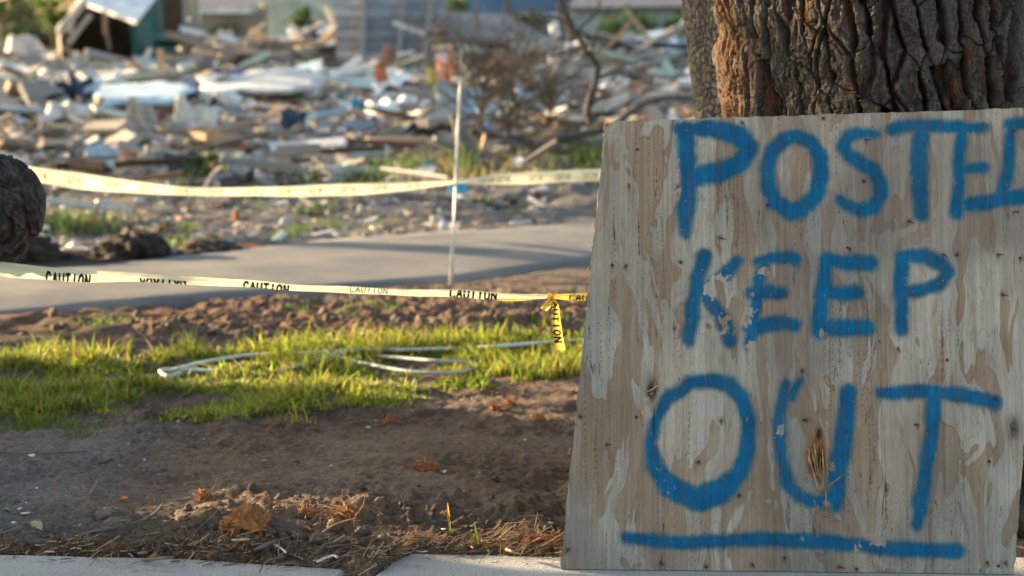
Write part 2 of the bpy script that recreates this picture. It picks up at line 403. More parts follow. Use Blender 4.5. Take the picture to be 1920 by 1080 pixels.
rs = n_.new('ShaderNodeMapRange'); rs.inputs[1].default_value = 0.56; rs.inputs[2].default_value = 0.66; rs.inputs[3].default_value = 0.0; rs.inputs[4].default_value = 0.55
L_.new(nd.outputs[0], rs.inputs[0])
mxs = n_.new('ShaderNodeMix'); mxs.data_type = 'RGBA'; mxs.inputs[7].default_value = (0.16, 0.13, 0.10, 1)
L_.new(rs.outputs[0], mxs.inputs[0])
L_.new(na.outputs[0], r1.inputs[0]); L_.new(nb.outputs[0], r2.inputs[0]); L_.new(r1.outputs[0], vm.inputs[0]); L_.new(r2.outputs[0], vm.inputs['Scale'])
L_.new(vm.outputs[0], mxs.inputs[6]); L_.new(mxs.outputs[2], b_.inputs['Base Color'])
bp = n_.new('ShaderNodeBump'); bp.inputs['Strength'].default_value = 0.25; bp.inputs['Distance'].default_value = 0.003
L_.new(vo.outputs[0], bp.inputs['Height']); L_.new(bp.outputs[0], b_.inputs['Normal'])
walk_m = m
A = [(-6, 2.0)] + [(-0.47, 2.0), (-0.47, 5.6), (-0.452, 5.71)]
top = []
for i in range(26):
    x = -0.47 - i * (5.53 / 25); top.append((x, float(edge_y(np.array([x]))[0]) + random.uniform(-0.006, 0.006)))
slab_walk(A + top, walk_m)
B = [(-0.462, 2.0), (6, 2.0), (6, 5.835)] + [(6 - i * 0.25, 5.85 + random.uniform(-0.005, 0.005)) for i in range(1, 24)] + [(0.1, 5.852), (-0.1, 5.870), (-0.285, 5.888), (-0.33, 5.80), (-0.372, 5.65), (-0.44, 5.4), (-0.462, 5.2)]
slab_walk(B, walk_m)

# ---------------------------------------------------------------- plywood sign
BL = P(1050, 1068, 5.713); BL.z = 0.002
BR = P(1902, 1078, 5.658); BR.z = 0.002
ex = (BR - BL).normalized()
back = Vector((-ex.y, ex.x, 0)); lean = R(14.5)
ez = (Vector((0, 0, 1)) * math.cos(lean) + back * math.sin(lean)).normalized()
nrm = ez.cross(ex).normalized()
if nrm.y > 0: nrm = -nrm
def on_board(px, py):
    d = ray(px, py); o = Vector((0, 0, CAMZ)); t = (BL - o).dot(nrm) / d.dot(nrm); q = o + d * t - BL
    return q.dot(ex), q.dot(ez)
TL = on_board(1135, 228); TR = on_board(1967, 201); B0 = (0.0, 0.0); B1 = ((BR - BL).length, 0.0)
N = 660
u, v = np.meshgrid(np.linspace(0, 1, N), np.linspace(0, 1, N)); u = u.ravel(); v = v.ravel()
lx = (1 - u) * (1 - v) * B0[0] + u * (1 - v) * B1[0] + (1 - u) * v * TL[0] + u * v * TR[0]
lz = (1 - u) * (1 - v) * B0[1] + u * (1 - v) * B1[1] + (1 - u) * v * TL[1] + u * v * TR[1]
# worn edges
lx = lx + np.where(u < 0.004, (fbm(v * 60, v * 0, 61, 3) - 0.5) * 0.008, 0) + np.where(u > 0.996, (fbm(v * 60, v * 0, 62, 3) - 0.5) * 0.006, 0)
lz = lz + np.where(v > 0.996, (fbm(u * 60, u * 0, 63, 3) - 0.5) * 0.006, 0)
# knocked off corners
cdist = np.hypot(lx - TL[0], lz - TL[1]); lz = lz - np.where(v > 0.99, 0.02 * np.exp(-(cdist / 0.012) ** 2), 0)
WX = BL.x + lx * ex.x + lz * ez.x; WY = BL.y + lx * ex.y + lz * ez.y; WZ = BL.z + lx * ex.z + lz * ez.z
bpx, bqy = proj(WX, WY, WZ)
STROKES = [
 # POSTED
 [(1284, 243, 28), (1290, 300, 30), (1290, 345, 30), (1287, 395, 30), (1286, 430, 20), (1288, 444, 9)],
 [(1276, 241, 22), (1330, 241, 30), (1387, 253, 32), (1405, 276, 34), (1388, 307, 34), (1345, 324, 34), (1300, 332, 34)],
 [(1490, 256, 25), (1520, 266, 26), (1540, 295, 27), (1541, 332, 28), (1530, 367, 28), (1505, 390, 30), (1482, 396, 32), (1455, 382, 30), (1440, 350, 27), (1438, 315, 26), (1448, 283, 25), (1467, 263, 24), (1490, 256, 25)],
 [(1648, 251, 10), (1630, 248, 16), (1608, 248, 20), (1587, 257, 22), (1581, 273, 22), (1592, 291, 22), (1613, 304, 22), (1636, 319, 24), (1650, 343, 26), (1649, 368, 26), (1635, 388, 26), (1612, 394, 24), (1590, 386, 20), (1574, 374, 14)],
 [(1674, 242, 20), (1700, 237, 20), (1732, 234, 22), (1773, 236, 22), (1812, 238, 18), (1846, 239, 17)],
 [(1729, 240, 26), (1723, 300, 26), (1723, 350, 28), (1728, 402, 26)],
 [(1803, 240, 20), (1800, 300, 21), (1797, 350, 22), (1794, 400, 25)],
 [(1802, 315, 18), (1846, 315, 18)],
 [(1800, 386, 20), (1830, 382, 22), (1857, 378, 26), (1900, 371, 26), (1935, 364, 24)],
 [(1897, 236, 18), (1893, 290, 20), (1887, 330, 20), (1878, 372, 22)],
 [(1892, 232, 18), (1925, 230, 20), (1950, 248, 20), (1957, 300, 22), (1950, 345, 22), (1930, 366, 24)],
 # KEEP
 [(1319, 482, 26), (1313, 505, 22), (1305, 540, 24), (1298, 590, 26), (1292, 636, 22)],
 [(1383, 490, 18), (1365, 508, 24), (1349, 525, 26), (1326, 540, 20)],
 [(1318, 548, 20), (1335, 568, 24), (1352, 592, 26), (1368, 636, 26)],
 [(1432, 500, 18), (1421, 526, 22), (1419, 563, 22), (1412, 603, 24), (1404, 645, 16)],
 [(1420, 492, 14), (1450, 483, 20), (1478, 482, 24), (1491, 488, 20)],
 [(1410, 552, 22), (1440, 546, 24), (1464, 549, 22)],
 [(1403, 616, 22), (1445, 607, 26), (1470, 605, 28), (1486, 609, 26)],
 [(1549, 484, 22), (1545, 538, 28), (1538, 576, 28), (1535, 618, 28)],
 [(1548, 487, 22), (1580, 492, 26), (1632, 494, 26)],
 [(1548, 548, 26), (1580, 549, 24), (1606, 547, 24)],
 [(1536, 616, 28), (1580, 613, 30), (1626, 613, 28)],
 [(1690, 481, 24), (1689, 547, 26), (1689, 590, 24), (1690, 618, 24)],
 [(1690, 481, 24), (1732, 480, 22), (1765, 494, 24), (1778, 513, 24), (1760, 533, 24), (1728, 543, 22), (1698, 548, 22)],
 # OUT
 [(1335, 713, 26), (1293, 719, 26), (1252, 748, 22), (1228, 790, 20), (1219, 833, 20), (1228, 876, 28), (1256, 914, 40), (1305, 936, 46), (1350, 922, 42), (1386, 888, 30), (1403, 841, 27), (1403, 790, 26), (1392, 748, 26), (1369, 722, 26), (1335, 713, 26)],
 [(1473, 722, 18), (1464, 760, 20), (1461, 799, 22), (1465, 860, 22), (1477, 905, 24), (1498, 930, 22), (1520, 940, 22), (1545, 940, 22), (1562, 930, 24)],
 [(1503, 712, 8), (1480, 745, 16)],
 [(1590, 736, 30), (1583, 800, 32), (1576, 860, 32), (1570, 900, 32), (1567, 946, 22)],
 [(1650, 738, 16), (1672, 739, 24), (1738, 734, 24), (1802, 741, 25), (1864, 755, 26)],
 [(1749, 740, 26), (1748, 807, 26), (1737, 880, 26), (1724, 950, 26), (1720, 985, 18)],
 [(1173, 1008, 18), (1220, 1014, 22), (1275, 1018, 24), (1340, 1014, 22), (1403, 1012, 24), (1440, 1012, 26), (1546, 1016, 26), (1600, 1021, 24), (1644, 1028, 18), (1690, 1030, 26), (1738, 1031, 26), (1796, 1033, 26)],
]
sd = np.full(lx.shape, 99.0)
jx = bpx + (fbm(bpx / 26, bqy / 26, 71, 3) - 0.5) * 9; jy = bqy + (fbm(bpx / 26, bqy / 26, 74, 3) - 0.5) * 9
for st in STROKES:
    for (x0, y0, w0), (x1, y1, w1) in zip(st[:-1], st[1:]):
        k = np.where((jx > min(x0, x1) - 45) & (jx < max(x0, x1) + 45) & (jy > min(y0, y1) - 45) & (jy < max(y0, y1) + 45))[0]
        dx, dy = x1 - x0, y1 - y0; L2 = dx * dx + dy * dy
        t = np.clip(((jx[k] - x0) * dx + (jy[k] - y0) * dy) / L2, 0, 1)
        d = np.hypot(jx[k] - x0 - t * dx, jy[k] - y0 - t * dy) - (w0 + (w1 - w0) * t) / 2
        sd[k] = np.minimum(sd[k], d)
grain = vn(lx * 900, lz * 14, 80)
speck = hsh(np.floor(bpx * 0.8), np.floor(bqy * 0.8), 82)
sd = sd - 2.0
paint = sm(10.5, -8.5, sd + (grain - 0.5) * 3.0 + (fbm(bpx / 5, bqy / 5, 83, 2) - 0.5) * 2.0)
paint = np.maximum(paint, (speck > 0.93) * sm(13, 2, sd) * 0.35)
density = 0.95 + 0.05 * sm(-2, -9, sd)
paint = paint * density
# chipped paint patches
chip = np.zeros_like(paint)
for (cx, cy, rx, ry, s_) in ((1345, 535, 26, 22, 1.0), (1358, 600, 22, 30, .7), (1440, 510, 30, 14, .9), (1400, 590, 14, 40, .8), (1460, 575, 40, 14, .8), (1412, 650, 16, 12, .9),
                             (1410, 545, 10, 26, .6), (1538, 948, 26, 10, .7), (1552, 880, 14, 22, .5), (1545, 625, 12, 8, .9), (1645, 1017, 18, 10, 1.0), (1460, 805, 12, 12, .8),
                             (1248, 880, 30, 60, .22), (1520, 1008, 60, 6, .5), (1270, 350, 8, 60, .5), (1400, 790, 20, 30, .25), (1600, 1030, 50, 12, .4), (1590, 468, 8, 8, .8)):
    chip = np.maximum(chip, s_ * np.exp(-(((bpx - cx) / rx) ** 2 + ((bqy - cy) / ry) ** 2) * 0.9))
chipn = fbm(bpx / 7, bqy / 11, 86, 4)
paint = paint * (1 - sm(0.0, 0.06, chip * 0.70 - (chipn - 0.13) * 0.95))
paint = paint * (1 - 0.5 * (hsh(np.floor(bpx * 0.55), np.floor(bqy * 0.4), 88) > 0.997))
# plywood face: pale worn veneer flames over tan wood, reddish outlines
qx = lx * 25 + (fbm(lx * 6, lz * 3.2, 90, 3) - 0.5) * 4.5; qz = lz * 4.6 + (fbm(lx * 12, lz * 5, 94, 3) - 0.5) * 2.0
nn = fbm(qx, qz, 96, 3, 0.5) + 0.10 * (fbm(lx * 28, lz * 4.0, 98, 3) - 0.5)
leftb = np.exp(-((lx - 0.10) / 0.10) ** 2) * 0.05
thr = 0.490 - 0.03 * sm(0.5, 1.1, lx) - leftb
nn = nn + 0.05 * (fbm(lx * 60, lz * 3.5, 97, 3) - 0.5)
pale = sm(thr - 0.028, thr + 0.036, nn) * (0.62 + 0.38 * sm(0.35, 0.6, fbm(lx * 10, lz * 3, 119, 3)))
fine_p = sm(0.54, 0.60, fbm(lx * 42 + 2 * fbm(lx * 9, lz * 5, 120, 2), lz * 5.5, 121, 3))
pale = np.clip(pale * (1 - 0.30 * fine_p) + 0.22 * fine_p * (1 - pale), 0, 1)
outl = np.exp(-((nn - thr + 0.006) / 0.009) ** 2) * sm(0.3, 0.5, fbm(lx * 8, lz * 5, 99, 2)) + 0.5 * np.exp(-((nn - thr - 0.11) / 0.008) ** 2)
c_pale = np.array([0.400, 0.355, 0.290]); c_tan2 = np.array([0.300, 0.212, 0.145]); c_out = np.array([0.175, 0.09, 0.06])
g1 = fbm(lx * 160, lz * 3.0, 101, 3)[:, None]; g2 = fbm(lx * 6, lz * 4, 103, 4)[:, None]
C = c_tan2 * (1 - pale[:, None]) + c_pale * pale[:, None]
C = mixc(C, c_out, outl * 0.6)
g3 = vn(lx * 420, lz * 5, 123)[:, None]
C = C * (0.76 + 0.48 * g1) * (0.60 + 0.80 * g2) * (0.93 + 0.14 * g3)
C = mixc(C, np.array([0.16, 0.155, 0.15]), sm(0.52, 0.72, fbm(lx * 3, lz * 3, 107, 4)) * 0.35)
# thin dark checks in the veneer
ck = np.abs(fbm(lx * 85 + 0.6 * fbm(lx * 3, lz * 5, 108, 2), lz * 2.6, 109, 2) - 0.5)
C = mixc(C, np.array([0.06, 0.045, 0.035]), sm(0.012, 0.0, ck) * sm(0.42, 0.58, fbm(lx * 12, lz * 2.2, 111, 2)) * 0.8)
NAILS = [(1195, 280), (1272, 349), (1148, 497), (1174, 497), (1276, 492), (1391, 229), (1439, 384), (1351, 447), (1544, 222), (1623, 262), (1900, 245), (1705, 415),
         (1594, 467), (1769, 477), (1794, 478), (1871, 478), (1913, 484), (1880, 553), (1088, 781), (1137, 833), (1193, 782), (1352, 789), (1310, 866), (1238, 1054),
         (1324, 1063), (1410, 1058), (1471, 1046), (1065, 1031), (1386, 929), (1683, 653), (1776, 675), (1512, 788), (1721, 797), (1583, 805), (1865, 748), (1900, 803),
         (1855, 865), (1574, 1064), (1606, 1067), (1851, 1054), (1872, 1061), (1885, 1055), (1504, 695), (1179, 346), (1620, 340)]
for i, (a, b) in enumerate(NAILS):
    r_ = 2.5 + 3.0 * ((i * 37 % 10) / 10); ln = 3 + 12 * ((i * 53 % 10) / 10) ** 2
    f = np.exp(-((bpx - a) / r_) ** 2 - (np.maximum(bqy - b, 0) / ln) ** 2 - (np.maximum(b - bqy, 0) / r_) ** 2)
    C = mixc(C, np.array([0.07, 0.028, 0.018]), f * 0.8)
for (a, b, r_, cc) in ((1534, 850, 19, (0.34, 0.13, 0.035)), (1540, 862, 6, (0.03, 0.015, 0.01)), (1524, 875, 5, (0.04, 0.02, 0.012)), (1536, 812, 6, (0.05, 0.03, 0.02)), (1222, 733, 12, (0.05, 0.03, 0.02)), (1900, 803, 11, (0.10, 0.08, 0.07)), (1232, 770, 9, (0.36, 0.25, 0.15))):
    f = np.exp(-((bpx - a) / r_) ** 2 - ((bqy - b) / (r_ * 2.0)) ** 2) * sm(0.3, 0.6, fbm(bpx / 4, bqy / 9, 113, 3) + 0.15)
    C = mixc(C, np.array(cc), np.clip(f * 1.2, 0, 0.9))
blue = np.array([0.003, 0.110, 0.192])[None, :] * (0.68 + 0.62 * fbm(bpx / 40, bqy / 40, 115, 3))[:, None] * (0.9 + 0.2 * g1)
blue = blue * np.array([1.0, 1.0, 1.0]) + np.array([0.0, 0.0, 0.06]) * sm(-6, -12, sd)[:, None]
thin = sm(0.0, 1.0, paint)
C = mixc(C, blue * (0.62 + 0.76 * g1), thin * (0.90 + 0.08 * sm(0.35, 0.5, g1[:, 0])))
C = mixc(C, np.array([0.03, 0.03, 0.035]), sm(0.008, 0.0, ck) * sm(0.45, 0.58, fbm(lx * 12, lz * 2.2, 111, 2)) * 0.6)
depth = 0 * lx
def bump_at(a, b, rx, ry): return np.exp(-((bpx - a) / rx) ** 2 - ((bqy - b) / ry) ** 2)
depth = depth + 0.011 * sm(0.35, 0.7, bump_at(1534, 850, 13, 42) + 0.3 * (fbm(bpx / 3, bqy / 14, 117, 3) - 0.5))
depth = depth + 0.006 * sm(0.4, 0.8, bump_at(1222, 733, 9, 11)) + 0.006 * sm(0.4, 0.8, bump_at(1226, 790, 2.2, 42))
depth = depth + 0.0012 * (1 - pale) * 0.5 + 0.0010 * sm(0.012, 0.0, ck) + 0.0008 * (g1[:, 0] - 0.5)
TH = 0.016
loc = np.stack([lx, depth, lz], 1)
ring = list(range(N)) + [i * N + N - 1 for i in range(1, N)] + [(N - 1) * N + i for i in range(N - 2, -1, -1)] + [i * N for i in range(N - 2, 0, -1)]
rb = loc[ring].copy(); rb[:, 1] = TH
V = np.concatenate([loc, rb]); nf = len(loc); nr = len(ring)
fr = grid_faces(N, N)
sidef = np.array([(ring[i], nf + i, nf + (i + 1) % nr, ring[(i + 1) % nr]) for i in range(nr)])
# back sheet as fan quads between opposite ring points
h2 = nr // 2
backf = np.array([(nf + i, nf + (i + 1), nf + nr - 2 - i, nf + nr - 1 - i) for i in range(0, h2 - 1)])
board_m = vmat('plywood_face', 'Col', fine=30, famt=0.22, bump=0.5, bdist=0.003, spec=0.1, stretch=(14, 1, 0.9), rough=0.85)
me = me_np('sign_board', V, np.concatenate([fr, sidef, backf]), [board_m, M['raw_edge']], midx=np.concatenate([np.zeros(len(fr)), np.ones(len(sidef)), np.ones(len(backf))]))
setcol(me, 'Col', np.concatenate([C, np.tile([0.3, 0.22, 0.15], (nr, 1))]))
sgn = empty('plywood_sign', BL, 'large plywood board with blue spray painted POSTED KEEP OUT leaning on the big tree', 'sign')
bpy.context.view_layer.update()
yaxis = -nrm
MW = Matrix(((ex.x, yaxis.x, ez.x, BL.x), (ex.y, yaxis.y, ez.y, BL.y), (ex.z, yaxis.z, ez.z, BL.z), (0, 0, 0, 1)))
sgn.matrix_world = MW
bo = link(bpy.data.objects.new('board', me), sgn)
def bl(px, py, off=0.0):
    a, b = on_board(px, py); return Vector((a, -off, b))
NM = []
for kind_ in range(3):
    b = MB()
    if kind_ == 0: b.tube([(0, 0.002, 0), (0, -0.002, 0), (0, -0.003, 0)], [0.0035, 0.0038, 0.0022], 8)
    elif kind_ == 1: b.tube([(0, 0.002, 0), (0.001, -0.006, -0.001), (0.003, -0.009, -0.008), (0.004, -0.009, -0.014)], [0.0014, 0.0014, 0.0013, 0.001], 6)
    else: b.tube([(0, 0.002, 0), (-0.001, -0.010, 0.003), (-0.006, -0.016, 0.009)], [0.0016, 0.0016, 0.0030], 6)
    NM.append(b.mesh('nail', M['rust']))
for i, (a, b) in enumerate(NAILS):
    o = link(bpy.data.objects.new('nail', NM[2 if (a, b) in ((1512, 788), (1721, 797), (1594, 467)) else (i % 2)]), sgn)
    o.location = bl(a, b); o.rotation_euler = (0, random.uniform(-1.2, 1.2), 0)
def splinter(pts, w_):
    b = MB(); P_ = [bl(x, y, o_) for x, y, o_ in pts]
    b.tube(P_, [w_ * (0.5 + 0.5 * math.sin(math.pi * (i + 0.6) / (len(P_) + 0.3))) for i in range(len(P_))], 5, jit=0.25)
    o = bpy.data.objects.new('splinter', b.mesh('splinter', M['splinter'])); link(o, sgn)
for q in ([(1513, 835, 0.0), (1520, 870, 0.008), (1530, 905, 0.010), (1534, 922, 0.003)],
          [(1517, 838, 0.0), (1516, 860, 0.006), (1524, 880, 0.006)], [(1538, 925, 0.002), (1558, 908, 0.014), (1580, 890, 0.022)],
          [(1542, 842, 0.0), (1543, 880, 0.009), (1548, 930, 0.012), (1550, 968, 0.008)], [(1527, 832, 0.001), (1529, 858, 0.004), (1533, 880, 0.001)],
          [(1536, 838, 0.001), (1538, 860, 0.004), (1537, 884, 0.001)], [(1550, 968, 0.006), (1542, 974, 0.006)],
          [(1213, 735, 0.001), (1224, 730, 0.008), (1233, 722, 0.002)], [(1200, 752, 0.0), (1204, 775, 0.004), (1206, 800, 0.0)],
          [(1546, 845, 0.0), (1550, 870, 0.003), (1551, 892, 0.0)], [(1522, 842, 0.0), (1526, 866, 0.012), (1533, 900, 0.004)], [(1530, 845, 0.0), (1532, 875, 0.014), (1538, 905, 0.002)], [(1518, 850, 0.0), (1523, 880, 0.010), (1529, 898, 0.004)]):
    splinter(q, 0.0022)
rs_ = random.Random(12)
for _ in range(26):
    a_ = rs_.uniform(1090, 1890); c_ = rs_.uniform(250, 1050); l_ = rs_.uniform(8, 26)
    splinter([(a_, c_, 0.0003), (a_ + rs_.uniform(-1, 1), c_ + l_ * .5, rs_.uniform(.001, .004)), (a_ + rs_.uniform(-1.5, 1.5), c_ + l_, 0.0003)], rs_.uniform(.0005, .001))
for q in ([(1137, 226, -0.004), (1132, 236, -0.002), (1131, 252, -0.002), (1136, 262, 0)], [(1140, 229, 0), (1134, 240, 0.002), (1131, 250, 0.0)],
          [(1105, 500, -0.004), (1098, 512, -0.002)], [(1112, 420, -0.004), (1110, 432, -0.002)], [(1069, 840, -0.004), (1066, 852, -0.003)]):
    splinter(q, 0.0011)

# ---------------------------------------------------------------- bark
def bark_mesh(name, cx, cy, r, lean_x, phis, zs, seed, finefac=None, cell=(0.085, 0.23), amp=0.034, style='furrow'):
    PH, ZZ = np.meshgrid(phis, zs); PH = PH.ravel(); ZZ = ZZ.ravel()
    s = PH * r
    wx = (fbm(s * 5, ZZ * 3, seed, 3) - 0.5) * 0.11 + (fbm(s * 16, ZZ * 11, seed + 5, 3) - 0.5) * 0.035
    wz = (fbm(s * 8, ZZ * 6, seed + 9, 3) - 0.5) * 0.16
    if style == 'furrow':
        wx = (fbm(s * 4, ZZ * 2.2, seed, 2) - 0.5) * 0.05 + (fbm(s * 18, ZZ * 14, seed + 5, 4, 0.6) - 0.5) * 0.030
        e, side, k = voro_dir((s + wx + 0.10 * ZZ) / cell[0], (ZZ + wz) / cell[1], seed)
        side = sm(0.45, 0.92, side)
        wide = 0.04 + side * (0.10 + 0.42 * sm(0.38, 0.62, fbm(s * 9, ZZ * 4, seed + 13, 2)))
        plate = sm(0.0, 1.0, np.clip(e / wide, 0, 1)) ; plate = 1 - (1 - plate) * (0.35 + 0.65 * side)
        g1_, g2_, k2 = voro((s + wx * 1.4) / 0.030, (ZZ + wz * 1.2) / 0.055, seed + 3)
        e2 = sm(0.0, 0.10, g2_ - g1_)
        fiber = fbm(s * 130, ZZ * 26, seed + 17, 3)
        lump = fbm(s * 30, ZZ * 14, seed + 19, 3)
        steps = np.floor(fbm(s * 13, ZZ * 9, seed + 23, 2) * 9) / 9
        h = amp * plate * (0.66 + 0.34 * k) + 0.010 * steps + 0.003 * e2 * plate + 0.016 * (lump - 0.5) + 0.006 * (fiber - 0.5)
        a1, a2, k5 = voro((s + wx * 1.6) / 0.017, (ZZ + wz * 1.3) / 0.036, seed + 53)
        a3, a4, k6 = voro((s + wx * 2.0 + 5) / 0.009, (ZZ + wz * 1.6) / 0.016, seed + 57)
        h = h + (0.010 * (k5 - 0.5) + 0.005 * (k6 - 0.5)) * (0.3 + 0.7 * plate)
        # eroded fibrous flank on the left
        fl = 0.75 * sm(R(-150), R(-166), PH + 0.25 * (fbm(s * 6, ZZ * 5, seed + 25, 2) - 0.5))
        h1_, h2_, k3 = voro((s + wx * 0.8) / 0.030, (ZZ + wz) / 0.16, seed + 27)
        hf = 0.016 * sm(0.0, 0.35, h2_ - h1_) + 0.018 * fbm(s * 60, ZZ * 12, seed + 29, 4, 0.6) + 0.045 * (fbm(s * 9, ZZ * 9, seed + 33, 4) - 0.4)
        h = h * (1 - fl) + (hf + amp * 0.15 + 0.014 * (k5 - 0.5) + 0.035 * (fbm(s * 5 + 3, ZZ * 16, seed + 59, 3) - 0.5)) * fl
        # finely checked smoother skin on the right
        fr_ = sm(R(-70), R(-60), PH + 0.15 * (fbm(s * 6, ZZ * 5, seed + 35, 3) - 0.5))
        q1, q2, k4 = voro((s + wx) / 0.013, (ZZ + wz) / 0.017, seed + 37)
        hr = amp * 0.75 + 0.005 * sm(0, 0.22, q2 - q1) + 0.014 * (fbm(s * 22, ZZ * 9, seed + 39, 3) - 0.5)
        h = h * (1 - fr_) + hr * fr_
        grey = np.array([0.105, 0.094, 0.082]); brown = np.array([0.045, 0.030, 0.024]); rusty = np.array([0.17, 0.078, 0.040]); ora = np.array([0.20, 0.115, 0.062])
        C = np.tile(brown, (len(s), 1)); C = mixc(C, grey, plate * 0.9)
        C = C * (0.5 + 1.0 * fiber)[:, None] * (0.65 + 0.5 * k2 + 0.25 * k5)[:, None]
        C = mixc(C, rusty, sm(0.60, 0.70, fbm(s * 26, ZZ * 10, seed + 43, 4)) * 0.6)
        C = mixc(C, np.array([0.13, 0.125, 0.115]), sm(0.56, 0.66, fbm(s * 10, ZZ * 10, seed + 47, 3)) * 0.6 * plate)
        C = mixc(C, ora * (0.5 + 0.8 * fiber)[:, None], fl * (0.45 + 0.5 * sm(0.4, 0.6, fbm(s * 8, ZZ * 3.5, seed + 49, 3))))
        C = mixc(C, np.array([0.15, 0.145, 0.14]) * (0.6 + 0.7 * fiber)[:, None], fr_ * 0.9)
    else:
        f1, f2, k = voro((s + wx * 0.5) / cell[0], (ZZ + wz * 0.5) / cell[1], seed)
        fiber = fbm(s * 120, ZZ * 60, seed + 17, 3)
        h = amp * sm(0.0, 0.25, f2 - f1) * (0.6 + 0.5 * k) + amp * 0.8 * fbm(s * 35, ZZ * 25, seed + 3, 3)
        C = np.array([0.175, 0.165, 0.148]) * (0.55 + 0.9 * fiber)[:, None] * (0.75 + 0.5 * k)[:, None]
        C = mixc(C, np.array([0.06, 0.04, 0.03]), sm(0.12, 0.0, f2 - f1) * 0.7)
    rr = r * (1 + 0.05 * np.sin(PH * 3 + seed) + 0.03 * np.sin(PH * 7 + ZZ * 2)) * (1 + 0.35 * np.exp(-ZZ / 0.25)) + h - amp
    X_ = cx + rr * np.cos(PH) + lean_x * (ZZ - 1.2); Y_ = cy + rr * np.sin(PH)
    nx_, ny_ = len(phis), len(zs)
    V = np.stack([X_, Y_, ZZ], 1)
    me = me_np(name, V, grid_faces(nx_, ny_), vmat(name + '_bark', 'Col', fine=190, famt=0.6, bump=1.0, bdist=0.012, spec=0.1, stretch=(1, 1, 0.4)))
    setcol(me, 'Col', C); return me
TWO = 2 * math.pi
ph = np.concatenate([np.linspace(R(-215), R(-25), 640), np.linspace(R(-25), R(145), 60)[1:]])
zz = axis([(-0.1, 1.05, 0.03), (1.05, 1.62, 0.0017), (1.62, 2.2, 0.02), (2.2, 5.2, 0.06)])
TX, TY, TR_ = 1.215, 6.74, 0.56
me = bark_mesh('trunk', TX, TY, TR_, -0.09, ph, zz, 201, cell=(0.054, 0.17), amp=0.048)
t1 = empty('oak_tree', (TX, TY, 0), 'big tree trunk with deeply furrowed dark bark right behind the plywood sign', 'tree')
child_fix(link(bpy.data.objects.new('trunk', me)), t1)
ph2 = np.concatenate([np.linspace(R(-215), R(-40), 300), np.linspace(R(-40), R(145), 40)[1:]])
zz2 = axis([(-0.1, 0.9, 0.05), (0.9, 1.7, 0.004), (1.7, 5.2, 0.08)])
me = bark_mesh('trunk', 0.905, 8.1, 0.225, -0.13, ph2, zz2, 301, cell=(0.022, 0.030), amp=0.009, style='fine')
t2 = empty('slender_tree', (1.06, 8.1, 0), 'narrower grey tree trunk with fine bark just left of the big furrowed trunk', 'tree')
child_fix(link(bpy.data.objects.new('trunk', me)), t2)

# fallen log whose rounded end pokes in from the left
ctr = smooth_path([(-1.675, 7.0, 0.870), (-1.85, 7.0, 0.885), (-2.3, 7.02, 0.93), (-3.3, 7.1, 0.75), (-4.6, 7.2, 0.35), (-5.6, 7.3, 0.10)], 30)
nA = 220; nB = len(ctr); V = []
tt = np.linspace(0, TWO, nA)
for i, p in enumerate(ctr):
    t = (ctr[min(i + 1, nB - 1)] - ctr[max(i - 1, 0)]).normalized(); a = t.cross(Vector((0, 0, 1))).normalized(); b = t.cross(a)
    V.append((p, a, b, t, (p - ctr[0]).length))
rows = []; cols = []
cap = [(0.165 * math.cos(q), 0.165 * math.sin(q)) for q in np.linspace(0, math.pi / 2, 36)]
p0, a0, b0, tt0, _ = V[0]
allr = [(p0 - tt0 * (c - 0.0) * 0.95, a0, b0, s_) for c, s_ in cap] + [(v_[0], v_[1], v_[2], 0.165 + 0.02 * min(1, v_[4])) for v_ in V[1:]]
XS = []; 
for i, (p, a, b, rad) in enumerate(allr):
    ds = i * 0.012
    sA = tt * 0.17; zA = np.full(nA, ds)
    wpx = p.x + rad * (a.x * np.cos(tt) + b.x * np.sin(tt)); wpy = p.y + rad * (a.y * np.cos(tt) + b.y * np.sin(tt)); wpz = p.z + rad * (a.z * np.cos(tt) + b.z * np.sin(tt))
    f1, f2, k = voro(wpx * 26 + wpy * 11 + 3 * fbm(wpx * 14, wpz * 14, 402, 3), wpz * 24 + wpy * 9 + 3 * fbm(wpx * 14, wpz * 14, 403, 3), 401)
    fib = fbm(wpx * 60 + wpy * 40, wpz * 60 + wpy * 30, 405, 4)
    fib = fib * (0.4 + 1.2 * sm(0.35, 0.62, fbm(wpx * 18, wpz * 18 + wpy * 9, 407, 3)))
    h = 0.016 * sm(0, 0.3, f2 - f1) * (0.5 + 0.5 * k) + 0.014 * (fib - 0.5)
    h = h * min(1, rad / 0.05) - 0.02 * sm(0.04, 0.0, np.abs(fbm(wpx * 5, wpz * 4, 409, 2) - 0.5)) * min(1, rad / 0.05)
    for j in range(nA):
        w_ = a * math.cos(tt[j]) + b * math.sin(tt[j]); XS.append(p + w_ * (rad + h[j]))
    cc = np.array([0.078, 0.072, 0.065])[None, :] * (0.5 + 1.0 * fib)[:, None] * (0.7 + 0.5 * k)[:, None]
    hol = np.exp(-((np.arange(nA) / nA - 0.30) / 0.05) ** 2)
    cc = mixc(cc, np.array([0.05, 0.02, 0.012]), np.maximum(sm(0.15, 0.0, f2 - f1) * 0.6, sm(0.03, 0.0, np.abs(fbm(wpx * 5, wpz * 4, 409, 2) - 0.5)) * 0.9))
    cols.append(cc)
me = me_np('trunk', np.array([tuple(q) for q in XS]), grid_faces(nA, len(allr)), vmat('log_bark', 'Col', fine=120, famt=0.5, bump=1.0, bdist=0.01, spec=0.15))
setcol(me, 'Col', np.concatenate(cols))
tag(link(bpy.data.objects.new('fallen_log', me)), 'rough dark log end poking in at the left edge above the lower tape', 'log')

